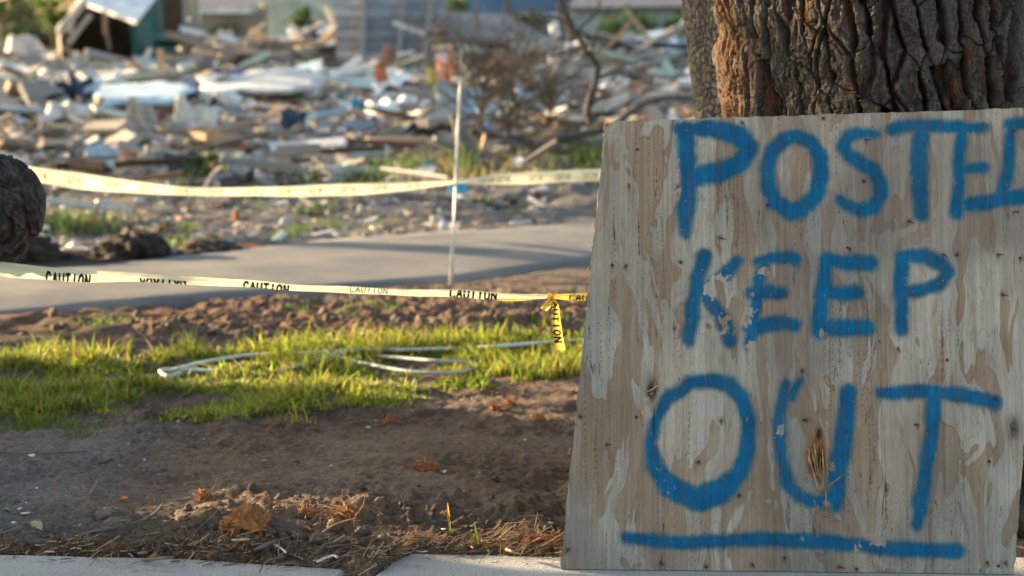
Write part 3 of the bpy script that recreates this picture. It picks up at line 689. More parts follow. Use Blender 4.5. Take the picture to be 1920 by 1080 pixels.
# ---------------------------------------------------------------- caution tape
GL = {'C': [[(.95, .8), (.7, 1), (.3, 1), (.05, .75), (.05, .25), (.3, 0), (.7, 0), (.95, .2)]],
      'A': [[(0, 0), (.5, 1), (1, 0)], [(.22, .36), (.78, .36)]], 'U': [[(.05, 1), (.05, .25), (.3, 0), (.7, 0), (.95, .25), (.95, 1)]],
      'T': [[(0, .97), (1, .97)], [(.5, 1), (.5, 0)]], 'I': [[(.5, 1), (.5, 0)]],
      'O': [[(.5, 1), (.9, .8), (.95, .5), (.9, .2), (.5, 0), (.1, .2), (.05, .5), (.1, .8), (.5, 1)]], 'N': [[(.05, 0), (.05, 1), (.95, 0), (.95, 1)]]}
def tape_mat(name, col, tr):
    m, n, L, b = base(name); b.inputs['Roughness'].default_value = 0.35; b.inputs['Base Color'].default_value = (*col, 1)
    tc = n.new('ShaderNodeTexCoord'); nz = n.new('ShaderNodeTexNoise'); nz.inputs['Scale'].default_value = 9; nz.inputs['Detail'].default_value = 4
    mp = n.new('ShaderNodeMapping'); mp.inputs['Scale'].default_value = (1, 6, 12)
    L.new(tc.outputs['Object'], mp.inputs[0]); L.new(mp.outputs[0], nz.inputs['Vector'])
    mx = n.new('ShaderNodeMix'); mx.data_type = 'RGBA'; mx.inputs[6].default_value = (*[c * 0.85 for c in col], 1); mx.inputs[7].default_value = (*[min(.95, c * 1.1) for c in col], 1)
    L.new(nz.outputs[0], mx.inputs[0]); L.new(mx.outputs[2], b.inputs['Base Color'])
    bp = n.new('ShaderNodeBump'); bp.inputs['Strength'].default_value = 0.4; bp.inputs['Distance'].default_value = 0.01; L.new(nz.outputs[0], bp.inputs['Height']); L.new(bp.outputs[0], b.inputs['Normal'])
    t = n.new('ShaderNodeBsdfTranslucent'); L.new(mx.outputs[2], t.inputs[0])
    ms = n.new('ShaderNodeMixShader'); ms.inputs[0].default_value = tr
    L.new(b.outputs[0], ms.inputs[1]); L.new(t.outputs[0], ms.inputs[2]); L.new(ms.outputs[0], n['Material Output'].inputs[0])
    return m
M['tape_cream'] = tape_mat('tape_cream', (0.90, 0.86, 0.62), 0.45)
M['tape_yellow'] = tape_mat('tape_yellow', (0.84, 0.66, 0.12), 0.5)
M['ink'] = mat('ink', (0.012, 0.012, 0.016), scale=30, amt=0.2, bump=0, rnd=0)
M['faint_ink'] = mat('faint_ink', (0.42, 0.41, 0.27), scale=30, amt=0.2, bump=0, rnd=0)
def ribbon(stn, nsub, twist_noise=0.0, nv=7):
    """stn: list of (px, py_center, width_px, Y, bulge). Returns sampler S(u,v)->point, u in stations, plus pixel lookups"""
    arr = np.array(stn, float)
    u0 = arr[:, 0]
    def smp(px, v):
        cy = np.interp(px, u0, arr[:, 1]); wd = np.interp(px, u0, arr[:, 2]); Yd = np.interp(px, u0, arr[:, 3]); bu = np.interp(px, u0, arr[:, 4])
        top_ = P(px, cy - wd / 2, Yd); bot_ = P(px, cy + wd / 2, Yd + 0.25 * bu)
        p = bot_.lerp(top_, v)
        return p + Vector((0, -bu * math.sin(math.pi * v) - 0.004 * math.sin(px * 0.05 + 5 * v) - 0.0028 * math.sin(9 * v + px * 0.009) - 0.0006 * math.sin(px * 0.17 - 4 * v), 0.0015 * math.sin(px * 0.031)))
    return smp
def densify(stn, n):
    a = np.array(stn, float); t = np.arange(len(a)); q = np.linspace(0, len(a) - 1, n)
    out = []
    for k in range(a.shape[1]):
        c = a[:, k]; P_ = []
        for x in q:
            i = min(int(x), len(a) - 2); f = x - i
            p0 = c[max(i - 1, 0)]; p1 = c[i]; p2 = c[i + 1]; p3 = c[min(i + 2, len(a) - 1)]
            P_.append(0.5 * ((2 * p1) + (p2 - p0) * f + (2 * p0 - 5 * p1 + 4 * p2 - p3) * f * f + (3 * p1 - p0 - 3 * p2 + p3) * f ** 3))
        out.append(P_)
    return [tuple(r_) for r_ in np.array(out).T]
def tape_mesh(stn, n, mats, split=None, nv=9):
    smp = ribbon(stn, n); b = MB(); a = stn[0][0]; z_ = stn[-1][0]; vs = []
    for i in range(n + 1):
        px = a + (z_ - a) * i / n
        for j in range(nv): vs.append(smp(px, j / (nv - 1)))
    fs = [(i * nv + j, (i + 1) * nv + j, (i + 1) * nv + j + 1, i * nv + j + 1) for i in range(n) for j in range(nv - 1)]
    b.add(vs, fs, 0, True)
    me = b.mesh('tape_strip', mats)
    return smp, me
def word(smp, x0, x1, v0, v1, text='CAUTION', thick=0.17, vclip=(0.02, 0.98), slant=0.15, off=0.0025, mt='ink'):
    b = MB(); n = len(text); cw = (x1 - x0) / n
    for i, ch in enumerate(text):
        for line in GL[ch]:
            for (ax, ay), (bx, by) in zip(line[:-1], line[1:]):
                A_ = Vector((ax * 0.70 + 0.12 + slant * ay, ay)); B_ = Vector((bx * 0.70 + 0.12 + slant * by, by))
                hw = thick / 2; hh = thick * 0.40
                d = B_ - A_
                asp = 1.0; nr_ = Vector((-d.y, d.x)).normalized(); offv = Vector((nr_.x * hw, nr_.y * hh)); dd = d.normalized() * 0.05
                A2 = A_ - Vector((dd.x, dd.y)); B2 = B_ + Vector((dd.x, dd.y)); ns = 4; vs = []
                for k in range(ns + 1):
                    c_ = A2.lerp(B2, k / ns)
                    for sgn_ in (-1, 1):
                        q = c_ + offv * sgn_; vv = v0 + (v1 - v0) * q.y; vv = min(max(vv, vclip[0]), vclip[1])
                        p = smp(x0 + (i + q.x) * cw, vv); vs.append(p + Vector((0, -off, 0)))
                b.add(vs, [(2 * k, 2 * k + 2, 2 * k + 3, 2 * k + 1) for k in range(ns)], 0)
    return b.mesh('lettering', M[mt])
YT = 6.95
low = densify([(-420, 474, 30, 7.0, .004), (-200, 484, 29, 7.0, .004), (0, 505, 28, YT, .006), (90, 513, 24, YT, .006), (180, 518, 22, YT, .004), (270, 521.5, 15, YT, .006), (360, 526, 15, YT, .006), (455, 532, 14, YT, .005), (560, 539, 12, YT, .004),
               (650, 544, 13, YT, .004), (740, 547, 12, YT, .005), (840, 550, 14, YT, .006), (930, 555, 13, YT, .006), (1000, 556, 9, YT, .004), (1030, 556, 6, YT, .003)], 90)
tp = empty('caution_tape', P(1030, 556, YT), 'cream yellow CAUTION tape strung low across the front, knotted beside the sign', 'tape')
smpL, me = tape_mesh(low, 420, M['tape_cream']); child_fix(link(bpy.data.objects.new('tape_strip', me)), tp)
for x0, x1, v0, v1, tx in ((85, 170, -0.45, 0.62, 'CAUTION'), (262, 350, -0.05, 1.75, 'CAUTION'), (455, 542, -0.45, 0.75, 'CAUTION'), (842, 932, -0.1, 1.35, 'CAUTION')):
    me = word(smpL, x0, x1, v0, v1, tx, thick=0.30, vclip=(0.02, 0.52 if x0 == 262 else 0.95)); child_fix(link(bpy.data.objects.new('lettering', me)), tp)
me = word(smpL, 655, 728, 0.2, 1.1, 'CAUTION', thick=0.2, mt='faint_ink'); child_fix(link(bpy.data.objects.new('lettering', me)), tp)
# folded strand hanging just under the first one
fold = densify([(905, 557, 1, YT + .01, .002), (940, 560, 7, YT + .01, .004), (975, 560.5, 6, YT + .01, .004), (1010, 558, 3, YT + .01, .003), (1032, 557, 2, YT, .002)], 30)
_, me = tape_mesh(fold, 60, M['tape_yellow']); child_fix(link(bpy.data.objects.new('tape_strip', me)), tp)
rt = densify([(1034, 557, 5, YT, .003), (1050, 557, 9, YT, .006), (1070, 557.5, 13, YT, .008), (1098, 557.5, 15, YT - .02, .008), (1200, 559, 17, YT - .1, .006), (1330, 562, 18, YT - .1, .004)], 30)
smpR, me = tape_mesh(rt, 120, M['tape_yellow']); child_fix(link(bpy.data.objects.new('tape_strip', me)), tp)
for x0, x1 in ((1066, 1150), (1190, 1275)):
    me = word(smpR, x0, x1, -0.1, 1.1, 'CAUTION', thick=0.26, vclip=(.05, .8)); child_fix(link(bpy.data.objects.new('lettering', me)), tp)
# knot
b = MB(); K = P(1031, 556, YT - 0.01)
pts = [K + Vector((math.cos(t) * 0.007, math.sin(2 * t) * 0.007 - 0.004, math.sin(t) * 0.008)) for t in np.linspace(0, 6.2, 16)]
b.tube(pts, 0.0045, 7, jit=0.25)
b.build('knot', M['tape_yellow'], tp)
def quadstrip(name, rowsL, mt, parent):
    b = MB(); vs = []
    nvv = 5
    for (l, r_) in rowsL:
        for j in range(nvv): 
            q = l.lerp(r_, j / (nvv - 1)); q = q + Vector((0, -0.006 * math.sin(math.pi * j / (nvv - 1)), 0)); vs.append(q)
    b.add(vs, [(i * nvv + j, i * nvv + j + 1, (i + 1) * nvv + j + 1, (i + 1) * nvv + j) for i in range(len(rowsL) - 1) for j in range(nvv - 1)], 0, True)
    return b.build(name, mt, parent)
tl = [(1036, 1041, 560), (1036, 1046, 570), (1036, 1048.5, 578), (1035, 1049, 590), (1034, 1051, 602), (1035.5, 1053, 615), (1037.5, 1055, 630), (1039, 1058, 645), (1039.5, 1060, 655)]
def tailp(py, v, off=0.0):
    ys = [r_[2] for r_ in tl]; l = np.interp(py, ys, [r_[0] for r_ in tl]); r_ = np.interp(py, ys, [q[1] for q in tl])
    return P(l + (r_ - l) * v, py, YT - 0.02 - off - 0.006 * math.sin(math.pi * min(max(v, 0), 1)))
rowsL = [(tailp(y_, 0), tailp(y_, 1)) for y_ in np.linspace(560, 655, 28)]
tail = quadstrip('tape_tail', rowsL, M['tape_yellow'], tp)
b = MB()
for k in range(9):
    x_ = k / 9; b.add([tailp(655, x_), tailp(655, x_ + 0.11), tailp(655 + random.uniform(2, 6), x_ + 0.06)], [(0, 1, 2)], 0)
b.build('frayed_end', M['tape_yellow'], tp)
b = MB(); yy0 = 566; hpx = 12.0
for i, ch in enumerate('AUTION'):
    for line in GL[ch]:
        for (ax, ay), (bx, by) in zip(line[:-1], line[1:]):
            A_ = Vector((ax * 0.7 + .1, ay)); B_ = Vector((bx * 0.7 + .1, by)); d = (B_ - A_).normalized(); nr_ = Vector((-d.y, d.x))
            A_ = A_ - d * 0.06; B_ = B_ + d * 0.06; vs = []
            for k in range(4):
                c_ = A_.lerp(B_, k / 3)
                for s_ in (-1, 1):
                    q = c_ + Vector((nr_.x * 0.14, nr_.y * 0.10)) * s_
                    py_ = yy0 + (i + q.x) * 13.0; vs.append(tailp(py_, 0.08 + 0.74 * q.y, 0.003))
            b.add(vs, [(2 * k, 2 * k + 2, 2 * k + 3, 2 * k + 1) for k in range(3)], 0)
b.build('lettering', M['ink'], tp)
rows2 = [(P(1024 + a_, 560 + b_, YT - .015), P(1033 + c_, 563 + d_, YT - .02)) for a_, b_, c_, d_ in ((6, -2, 0, -3), (2, 2, 3, 1), (-3, 8, 2, 7), (-7, 13, -1, 13), (-11, 17, -6, 19), (-9, 19, -8, 20))]
quadstrip('tape_tail', rows2, M['tape_yellow'], tp)

YU = 11.95
up = densify([(-320, 290, 30, 11.6, .01), (-100, 302, 29, 11.7, .01), (55, 326, 27, 11.8, .01), (150, 339, 30, 11.8, .012), (250, 351, 22, 11.85, .012), (330, 357, 16, 11.9, .01), (420, 360, 15, 11.9, .01), (520, 359, 18, 11.95, .012),
              (600, 357, 22, YU, .012), (680, 355, 21, YU, .012), (750, 350, 16, YU, .01), (810, 345, 11, YU, .008), (850, 342, 7, YU, .004), (862, 341, 6, YU, .003), (890, 339, 12, YU, .008), (940, 336, 20, YU, .012), (1010, 333, 22, YU, .012), (1122, 328, 23, 12.0, .012), (1300, 320, 24, 12.1, .012), (1420, 314, 24, 12.2, .012)], 110)
tu = empty('caution_tape', P(855, 341, YU), 'blurred pale yellow tape tied round the thin rod beyond the lower tape', 'tape')
smpU, me = tape_mesh(up, 420, M['tape_cream']); child_fix(link(bpy.data.objects.new('tape_strip', me)), tu)
for x0 in (62, 126, 196, 262, 328, 392, 458, 520, 578, 640, 700, 760, 900, 930, 990, 1042, 1092):
    me = word(smpU, x0, x0 + 27, 0.25, 0.75, 'CAUTION', thick=0.24, off=0.006, mt='faint_ink'); child_fix(link(bpy.data.objects.new('lettering', me)), tu)
b = MB(); b.tube([P(845, 536, 11.9), P(848, 470, 11.9), P(853, 380, 11.93), P(857, 280, 11.95), P(862, 170, 12.0), P(865, 92, 12.0)], [0.0098, .0098, .0095, .0095, .0092, .0092], 8)
tag(b.build('fence_rod', M['steel_rod']), 'thin upright metal rod at the road edge holding the far tape', 'rod')

# ---------------------------------------------------------------- hose in the grass
def gpt(px, py, dz=0.012):
    p = P(px, py, 9.0)
    for _ in range(6):
        d = ray(px, py); z_ = gz(p.x, p.y) + dz; t = (z_ - CAMZ) / d.z; p = Vector((0, 0, CAMZ)) + d * t
    return p
def hose(pts, lab, r_=0.0105):
    b = MB(); q = smooth_path([gpt(x, y, 0.006 + h_ * 0.40) for x, y, h_ in pts], 7); b.tube(q, r_ * 0.85, 8)
    tag(b.build('garden_hose', M['hose']), lab, 'hose')
hose([(302, 697, .02), (330, 692, .045), (360, 684, .04), (400, 676, .03), (450, 668, .03), (500, 664, .02), (580, 662, .02), (640, 658, .035), (740, 656, .04), (800, 655, .04), (870, 653, .04), (930, 650, .04), (1000, 644, .035), (1090, 639, .03), (1180, 637, .03)], 'pale garden hose running along the back of the sunlit grass toward the sign')
hose([(410, 697, .03), (350, 694, .035), (306, 694, .035), (303, 699, .03), (316, 706, .03), (340, 699, .03)], 'short doubled end of pale hose at the left side of the grass', 0.012)
hose([(520, 696, .03), (548, 690, .035), (580, 681, .05), (610, 670, .06), (640, 661, .06), (680, 657, .05), (740, 655, .04)], 'thick pale hose arching diagonally over the middle of the grass', 0.012)
hose([(590, 660, .04), (620, 666, .045), (650, 674, .045), (690, 683, .035), (730, 691, .03), (780, 698, .035), (830, 700, .04), (870, 697, .04), (892, 688, .035), (880, 680, .03), (820, 677, .03), (760, 672, .03), (700, 668, .03)], 'looped coil of pale hose in the right part of the grass')

# ---------------------------------------------------------------- grass
def blades(name, x, y, z, hgt, wid, colA, transl=0.5, leanv=0.45, seed=1, lab=None):
    r = np.random.default_rng(seed); n = len(x); a = r.uniform(0, TWO, n); la = r.uniform(0, TWO, n)
    ln = np.abs(r.normal(0, leanv, n)) * hgt
    dx = np.cos(a) * wid / 2; dy = np.sin(a) * wid / 2; ox = np.cos(la) * ln; oy = np.sin(la) * ln
    V = np.zeros((n, 7, 3))
    for k, (t, w_) in enumerate(((0, 1.0), (0.4, 0.95), (0.75, 0.6))):
        cx = x + ox * t * t; cy = y + oy * t * t; cz = z + hgt * t * (1 - 0.15 * t) - 0.004
        V[:, 2 * k] = np.stack([cx - dx * w_, cy - dy * w_, cz], 1); V[:, 2 * k + 1] = np.stack([cx + dx * w_, cy + dy * w_, cz], 1)
    V[:, 6] = np.stack([x + ox, y + oy, z + hgt * 0.85], 1)
    base_ = (np.arange(n) * 7)[:, None]
    tri = np.array([[0, 1, 3], [0, 3, 2], [2, 3, 5], [2, 5, 4], [4, 5, 6]])
    Fq = (base_[:, None, :] + tri[None]).reshape(-1, 3)
    me = me_np(name, V.reshape(-1, 3), Fq, vmat(name + '_blades', 'Col', rough=0.45, fine=40, famt=0.2, bump=0, spec=0.4, transl=transl), smooth=False)
    Cc = np.repeat(colA, 7, axis=0); setcol(me, 'Col', Cc)
    o = link(bpy.data.objects.new(name, me)); o['kind'] = 'stuff'
    if lab: tag(o, lab, 'grass')
    return o
n = 230000
gxx = rng.uniform(-3.4, 1.6, n); gyy = rng.uniform(7.7, 10.1, n); gzz = ground_h(gxx, gyy)
ppx, ppy = proj(gxx, gyy, gzz)
lowb = np.interp(ppx, [-400, 0, 60, 150, 230, 330, 400, 500, 600, 750, 850, 950, 1085, 1500], [800, 800, 800, 808, 800, 812, 805, 788, 780, 760, 745, 730, 708, 692])
upb = np.interp(ppx, [-400, 0, 300, 500, 620, 700, 1085, 1500], [660, 664, 658, 655, 640, 628, 622, 618])
nzg = fbm(gxx * 2.4, gyy * 2.4, 501, 4); nzf = fbm(gxx * 7, gyy * 7, 505, 3)
inside = np.minimum(lowb - ppy + (nzf - 0.5) * 60, ppy - upb + (nzf - 0.5) * 26)
dens = sm(-4, 22, inside) * sm(0.34, 0.50, nzg + 0.10 * sm(350, 650, ppx) + 0.03) * sm(0.33, 0.50, nzf + 0.06)
dens = dens * (1 - 0.9 * np.exp(-((ppx - 10) / 60) ** 2 - ((ppy - 705) / 12) ** 2)) * (1 - 0.9 * np.exp(-((ppx - 30) / 60) ** 2 - ((ppy - 745) / 12) ** 2))
dens = dens * (1 - 0.85 * np.exp(-((ppx - 240) / 40) ** 2 - ((ppy - 672) / 8) ** 2)) * (1 - 0.8 * np.exp(-((ppx - 640) / 45) ** 2 - ((ppy - 690) / 8) ** 2)) * (1 - 0.7 * np.exp(-((ppx - 370) / 60) ** 2 - ((ppy - 705) / 10) ** 2))
keep = rng.uniform(0, 1, n) < dens * 0.75
gxx, gyy, gzz = gxx[keep], gyy[keep], gzz[keep]; k_ = len(gxx)
hg = rng.gamma(2.4, 0.0090, k_) * (0.25 + 1.6 * sm(0.3, 0.7, nzg[keep])) * (0.5 + nzf[keep]) + 0.010
tallf = np.exp(-((ppx[keep] - 770) / 70) ** 2 - ((ppy[keep] - 665) / 20) ** 2); hg = hg * (1 + 0.9 * tallf) + (rng.uniform(0, 1, k_) > 0.985) * 0.05
cl = np.tile(np.array([0.235, 0.305, 0.034]), (k_, 1)) * rng.uniform(0.5, 1.5, (k_, 1)); cl[:, 0] *= rng.uniform(0.7, 1.5, k_)
dryb = rng.uniform(0, 1, k_) < 0.14; cl[dryb] = np.array([0.40, 0.29, 0.13]) * rng.uniform(0.6, 1.1, (dryb.sum(), 1))
blades('grass', gxx, gyy, gzz, hg, rng.uniform(0.004, 0.009, k_), cl, transl=0.6, leanv=0.8, lab='sunlit patch of short green grass in front of the road')
sel = rng.uniform(0, 1, k_) < 0.30
nb_ = int(sel.sum()); c2 = np.tile(np.array([0.15, 0.25, 0.035]), (nb_, 1)) * rng.uniform(0.5, 1.4, (nb_, 1))
blades('grass', gxx[sel] + rng.normal(0, .01, nb_), gyy[sel], gzz[sel], rng.uniform(0.008, 0.026, nb_), rng.uniform(0.008, 0.016, nb_), c2, transl=0.5, leanv=1.6, seed=8, lab='low broad leaved weeds matted between the grass blades')
# tufts beyond the road and scattered sprigs
TX_ = []; 
def tuft(px, py, rx, ry, n_, h_, c_):
    c0 = G(px, py)
    for _ in range(n_):
        TX_.append((c0.x + random.gauss(0, rx), c0.y + random.gauss(0, ry), h_ * random.uniform(0.4, 1.2), c_))
GR = (0.10, 0.16, 0.04); DG = (0.07, 0.10, 0.045); YG = (0.32, 0.25, 0.12)
for a in ((110, 432, .22, .25, 420, .16, GR), (200, 440, .15, .15, 130, .10, DG), (345, 465, .10, .12, 160, .07, GR), (355, 430, .06, .1, 60, .06, GR), (525, 450, .06, .1, 80, .06, GR), (558, 436, .06, .1, 90, .07, GR),
          (625, 425, .05, .1, 50, .06, GR), (590, 405, .1, .2, 120, .10, DG), (720, 425, .05, .1, 40, .05, GR), (905, 388, .06, .1, 70, .06, GR), (990, 395, .05, .1, 40, .05, GR), (470, 395, .1, .2, 60, .06, DG),
          (690, 335, .3, .5, 260, .12, DG), (740, 330, .2, .5, 200, .16, GR), (770, 330, .1, .4, 130, .2, GR), (640, 335, .4, .4, 160, .08, DG), (378, 345, .08, .2, 120, .26, GR), (360, 355, .1, .3, 100, .14, DG),
          (880, 325, .3, .5, 300, .18, YG), (940, 330, .4, .5, 400, .16, YG), (1010, 325, .4, .5, 400, .16, YG), (1070, 325, .3, .5, 260, .22, GR), (1110, 318, .25, .5, 300, .26, GR), (866, 330, .08, .3, 130, .32, GR), (600, 345, .5, .4, 300, .1, DG),
          (230, 232, .6, .8, 260, .2, YG), (290, 238, .5, .8, 200, .2, GR), (825, 188, .5, .8, 200, .25, YG)):
    tuft(*a)
for (px, py, n_, h_) in ((205, 608, 55, .05), (185, 612, 40, .05), (228, 572, 16, .07), (240, 610, 40, .04), (550, 582, 30, .04), (700, 576, 40, .04), (740, 580, 30, .035), (640, 588, 25, .03), (940, 568, 18, .04), (1040, 605, 30, .06),
                     (60, 800, 60, .05), (150, 818, 60, .045), (110, 800, 60, .05), (20, 806, 60, .05), (350, 660, 30, .09), (210, 680, 30, .05)):
    c0 = gpt(px, py, 0)
    for _ in range(n_): TX_.append((c0.x + random.gauss(0, .05), c0.y + random.gauss(0, .06), h_ * random.uniform(.5, 1.2), (0.12, 0.19, 0.03)))
T = np.array([(a, b, c) for a, b, c, _ in TX_]); tc_ = np.array([c for *_, c in TX_]) * rng.uniform(0.6, 1.4, (len(TX_), 1))
blades('grass', T[:, 0], T[:, 1], ground_h(T[:, 0], T[:, 1]), T[:, 2], 0.004 + 0.0009 * np.maximum(T[:, 1] - 8, 0), tc_, transl=0.5, seed=5, lab='scattered tufts of grass beyond and beside the road')

# ---------------------------------------------------------------- small litter on the foreground dirt
def chunk_mesh(name, m, seed, squash=0.7, rough=0.25, div=3):
    import bmesh
    bm = bmesh.new(); bmesh.ops.create_icosphere(bm, subdivisions=div, radius=1)
    r = random.Random(seed); ph_ = [(r.uniform(-1, 1), r.uniform(-1, 1), r.uniform(-1, 1)) for _ in range(9)]
    pl = [(Vector(p).normalized(), r.uniform(0.62, 0.9)) for p in ph_]
    for v_ in bm.verts:
        for nn_, d_ in pl:
            k = v_.co.dot(nn_)
            if k > d_: v_.co -= nn_ * (k - d_) * 0.9
        q = v_.co; f = math.sin(q.x * 5 + seed) * math.sin(q.y * 6 + 1) * math.sin(q.z * 5 + 2) + 0.5 * math.sin(q.x * 13 + q.y * 11 + seed)
        v_.co *= 1 + rough * 0.5 * f + r.uniform(-rough, rough) * 0.25; v_.co.z *= squash
    me = bpy.data.meshes.new(name); bm.to_mesh(me); bm.free(); me.materials.append(m)
    me.polygons.foreach_set('use_smooth', [True] * len(me.polygons)); return me
def inst(name, me, loc, rot, sc, label, cat, group=None):
    o = bpy.data.objects.new(name, me); o.location = loc; o.rotation_euler = rot
    o.scale = sc if isinstance(sc, tuple) else (sc, sc, sc); COL.objects.link(o); return tag(o, label, cat, group)
rr = random.uniform
clods = [chunk_mesh('clod', M['clod'], i, 0.75, 0.3) for i in range(5)]
stones = [chunk_mesh('stone', M['concrete'], 20 + i, 0.6, 0.08) for i in range(3)]
shells = [chunk_mesh('shell_fragment', M['shell'], 30 + i, 0.25, 0.12, 2) for i in range(3)]
mk('dark_soil', (0.048, 0.037, 0.030), scale=3, amt=0.5, bump=0.8, rnd=0.1)
for (mx, my, sx_, sz_, sd_, lab) in ((-2.98, 12.90, .33, .17, 71, 'dark lumpy mound of soil at the far road edge, under the fallen log'), (-2.30, 13.05, .24, .15, 72, 'dark lumpy soil mound at the far road edge, right of the log'),
                                (-1.90, 13.4, .20, .06, 73, 'low dark mound of soil, the smallest of those at the far road edge')):
    o = bpy.data.objects.new('soil_mound', chunk_mesh('soil_mound', M['dark_soil'], sd_, 1.0, 0.42, 5)); COL.objects.link(o)
    o.location = (mx, my, 0.03); o.scale = (sx_, .26, sz_); tag(o, lab, 'mound')
mk('brown_stone', (0.19, 0.15, 0.115), scale=3, amt=0.3, bump=0.3, rnd=0.1)
stones = [chunk_mesh('stone', M['brown_stone'], 20 + i, 0.6, 0.08) for i in range(3)]
def dens_xy():
    while True:
        y = 5.90 + abs(random.gauss(0, 0.42)); x = rr(-1.65, 0.35)
        if y < 8.1 and y > float(edge_y(np.array([x]))[0]) + 0.03: return x, y
for i in range(150):
    x, y = dens_xy()
    if x < -0.95 and y > 6.25 and rr(0, 1) < 0.8: continue
    s_ = rr(0.006, 0.016) * (1.35 if rr(0, 1) < 0.12 else 1)
    inst('clod', random.choice(clods), (x, y, gz(x, y) + s_ * 0.2), (rr(0, 6), rr(0, 6), rr(0, 6)), s_, 'small crumbly lump of brown soil on the bare foreground dirt', 'clod', 'loose soil lumps on the foreground dirt')
for i in range(90):
    x = rr(-2.6, 0.5); y = rr(9.75, 10.75) + 0.12 * x; s_ = rr(0.012, 0.035)
    inst('clod', random.choice(clods), (x, y, gz(x, y) + s_ * 0.2), (rr(0, 6), rr(0, 6), rr(0, 6)), s_, 'reddish brown soil clod in the strip between grass and road', 'clod', 'soil clods between the grass and the road')
for i in range(46):
    x = rr(-1.5, 0.2) if i > 28 else rr(-1.65, -0.9); y = rr(6.1, 7.6); s_ = rr(0.0025, 0.006)
    inst('shell_fragment', random.choice(shells), (x, y, gz(x, y) + s_ * 0.2), (rr(-.3, .3), rr(-.3, .3), rr(0, 6)), s_, 'tiny white shell fragment lying on the bare dirt', 'shell', 'white shell bits on the foreground dirt')
def on_g(px, py, me, name, s_, label, cat, rot=None, dz=0.3):
    p = gpt(px, py, 0); return inst(name, me, (p.x, p.y, gz(p.x, p.y) + s_ * dz), rot or (rr(-.2, .2), rr(-.2, .2), rr(0, 6)), s_, label, cat)
on_g(25, 977, shells[0], 'shell_fragment', 0.017, 'largest white shell fragment at the lower left, left of the forked twig', 'shell')
on_g(48, 973, shells[1], 'shell_fragment', 0.015, 'white shell touching the tip of the forked twig at lower left', 'shell')
on_g(37, 955, shells[2], 'shell_fragment', 0.010, 'white oval shell a little above the forked twig at lower left', 'shell')
on_g(13, 957, shells[0], 'shell_fragment', 0.008, 'white shell nearest the left picture edge on grey dirt', 'shell')
on_g(88, 971, shells[1], 'shell_fragment', 0.010, 'flat white shell right of the forked twig', 'shell')
on_g(60, 856, shells[1], 'shell_fragment', 0.013, 'white chip on grey dirt high at the left', 'shell')
on_g(871, 950, shells[2], 'shell_fragment', 0.011, 'pale blue grey shell above the green sprouts', 'shell')
on_g(832, 975, shells[0], 'shell_fragment', 0.010, 'pale shell just left of the taller sprout', 'shell')
on_g(1028, 973, shells[1], 'shell_fragment', 0.020, 'long pale shell chip close to the sign edge', 'shell')
on_g(690, 803, shells[1], 'shell_fragment', 0.011, 'cream chip at the upper edge of the bare dirt', 'shell')
on_g(190, 975, stones[0], 'stone', 0.034, 'smooth brown stone left of the pair by the grey stick', 'stone')
on_g(215, 982, stones[1], 'stone', 0.040, 'larger smooth brown stone at the end of the grey stick', 'stone')
on_g(237, 985, stones[2], 'stone', 0.024, 'grey angular stone right of the two smooth stones', 'stone')
on_g(508, 994, clods[1], 'clod', 0.040, 'big grey lumpy clod in front of the orange soil clod', 'clod', (0.1, 0.0, 0.2))
on_g(560, 972, stones[0], 'stone', 0.022, 'flat topped stone right of the orange root clod', 'stone')
on_g(560, 1010, clods[2], 'clod', 0.026, 'grey clod beside the curled orange leaf', 'clod')
on_g(598, 1016, clods[3], 'clod', 0.028, 'grey clod right of the curled orange leaf', 'clod')
on_g(630, 996, clods[0], 'clod', 0.026, 'dark clod beneath the tall bent root', 'clod')
on_g(680, 1000, clods[4], 'clod', 0.024, 'dark clod right of the tall bent root', 'clod')
# the orange root clod
RC = gpt(476, 990, 0)
rc = empty('root_clod', (RC.x, RC.y, gz(RC.x, RC.y)), 'orange brown torn clod of soil with fine roots near the slab', 'clod')
m1 = chunk_mesh('soil_lump', M['red_clod'], 51, 0.66, 0.5, 5)
def pc(name, me, off, rot, sc, parent):
    o = bpy.data.objects.new(name, me); o.location = off; o.rotation_euler = rot; o.scale = sc; COL.objects.link(o); o.parent = parent; return o
pc('soil_lump', m1, (-0.022, 0.0, 0.038), (0, -0.5, 0.3), (0.074, 0.055, 0.078), rc)
pc('soil_lump', chunk_mesh('soil_lump', M['clod'], 53, 0.5, 0.5, 4), (0.065, 0.03, 0.018), (0, 0.15, 0), (0.09, 0.05, 0.055), rc)
def rootlet(parent, origin, n_, L_r, r_, up_=0.6, spread=0.05, mt='root'):
    b = MB()
    for _ in range(n_):
        p = Vector((random.gauss(0, spread), random.gauss(0, spread * 0.5), 0)); d = Vector((random.gauss(0, 1), random.gauss(0, 1), abs(random.gauss(0, 1)) * up_ + 0.15)).normalized(); ps = [p.copy()]
        for _k in range(5):
            p = p + d * L_r * rr(0.12, 0.3); d = (d + Vector((rr(-.5, .5), rr(-.5, .5), rr(-.75, .15)))).normalized(); ps.append(p.copy())
        b.tube(smooth_path(ps, 2), r_ * rr(.35, .8), 4)
    o = bpy.data.objects.new('roots', b.mesh('roots', M[mt])); o.location = origin; COL.objects.link(o)
    if parent is not None: o.parent = parent
    return o
rootlet(rc, (0.01, 0.0, 0.070), 34, 0.07, 0.0011, 0.5, 0.05)
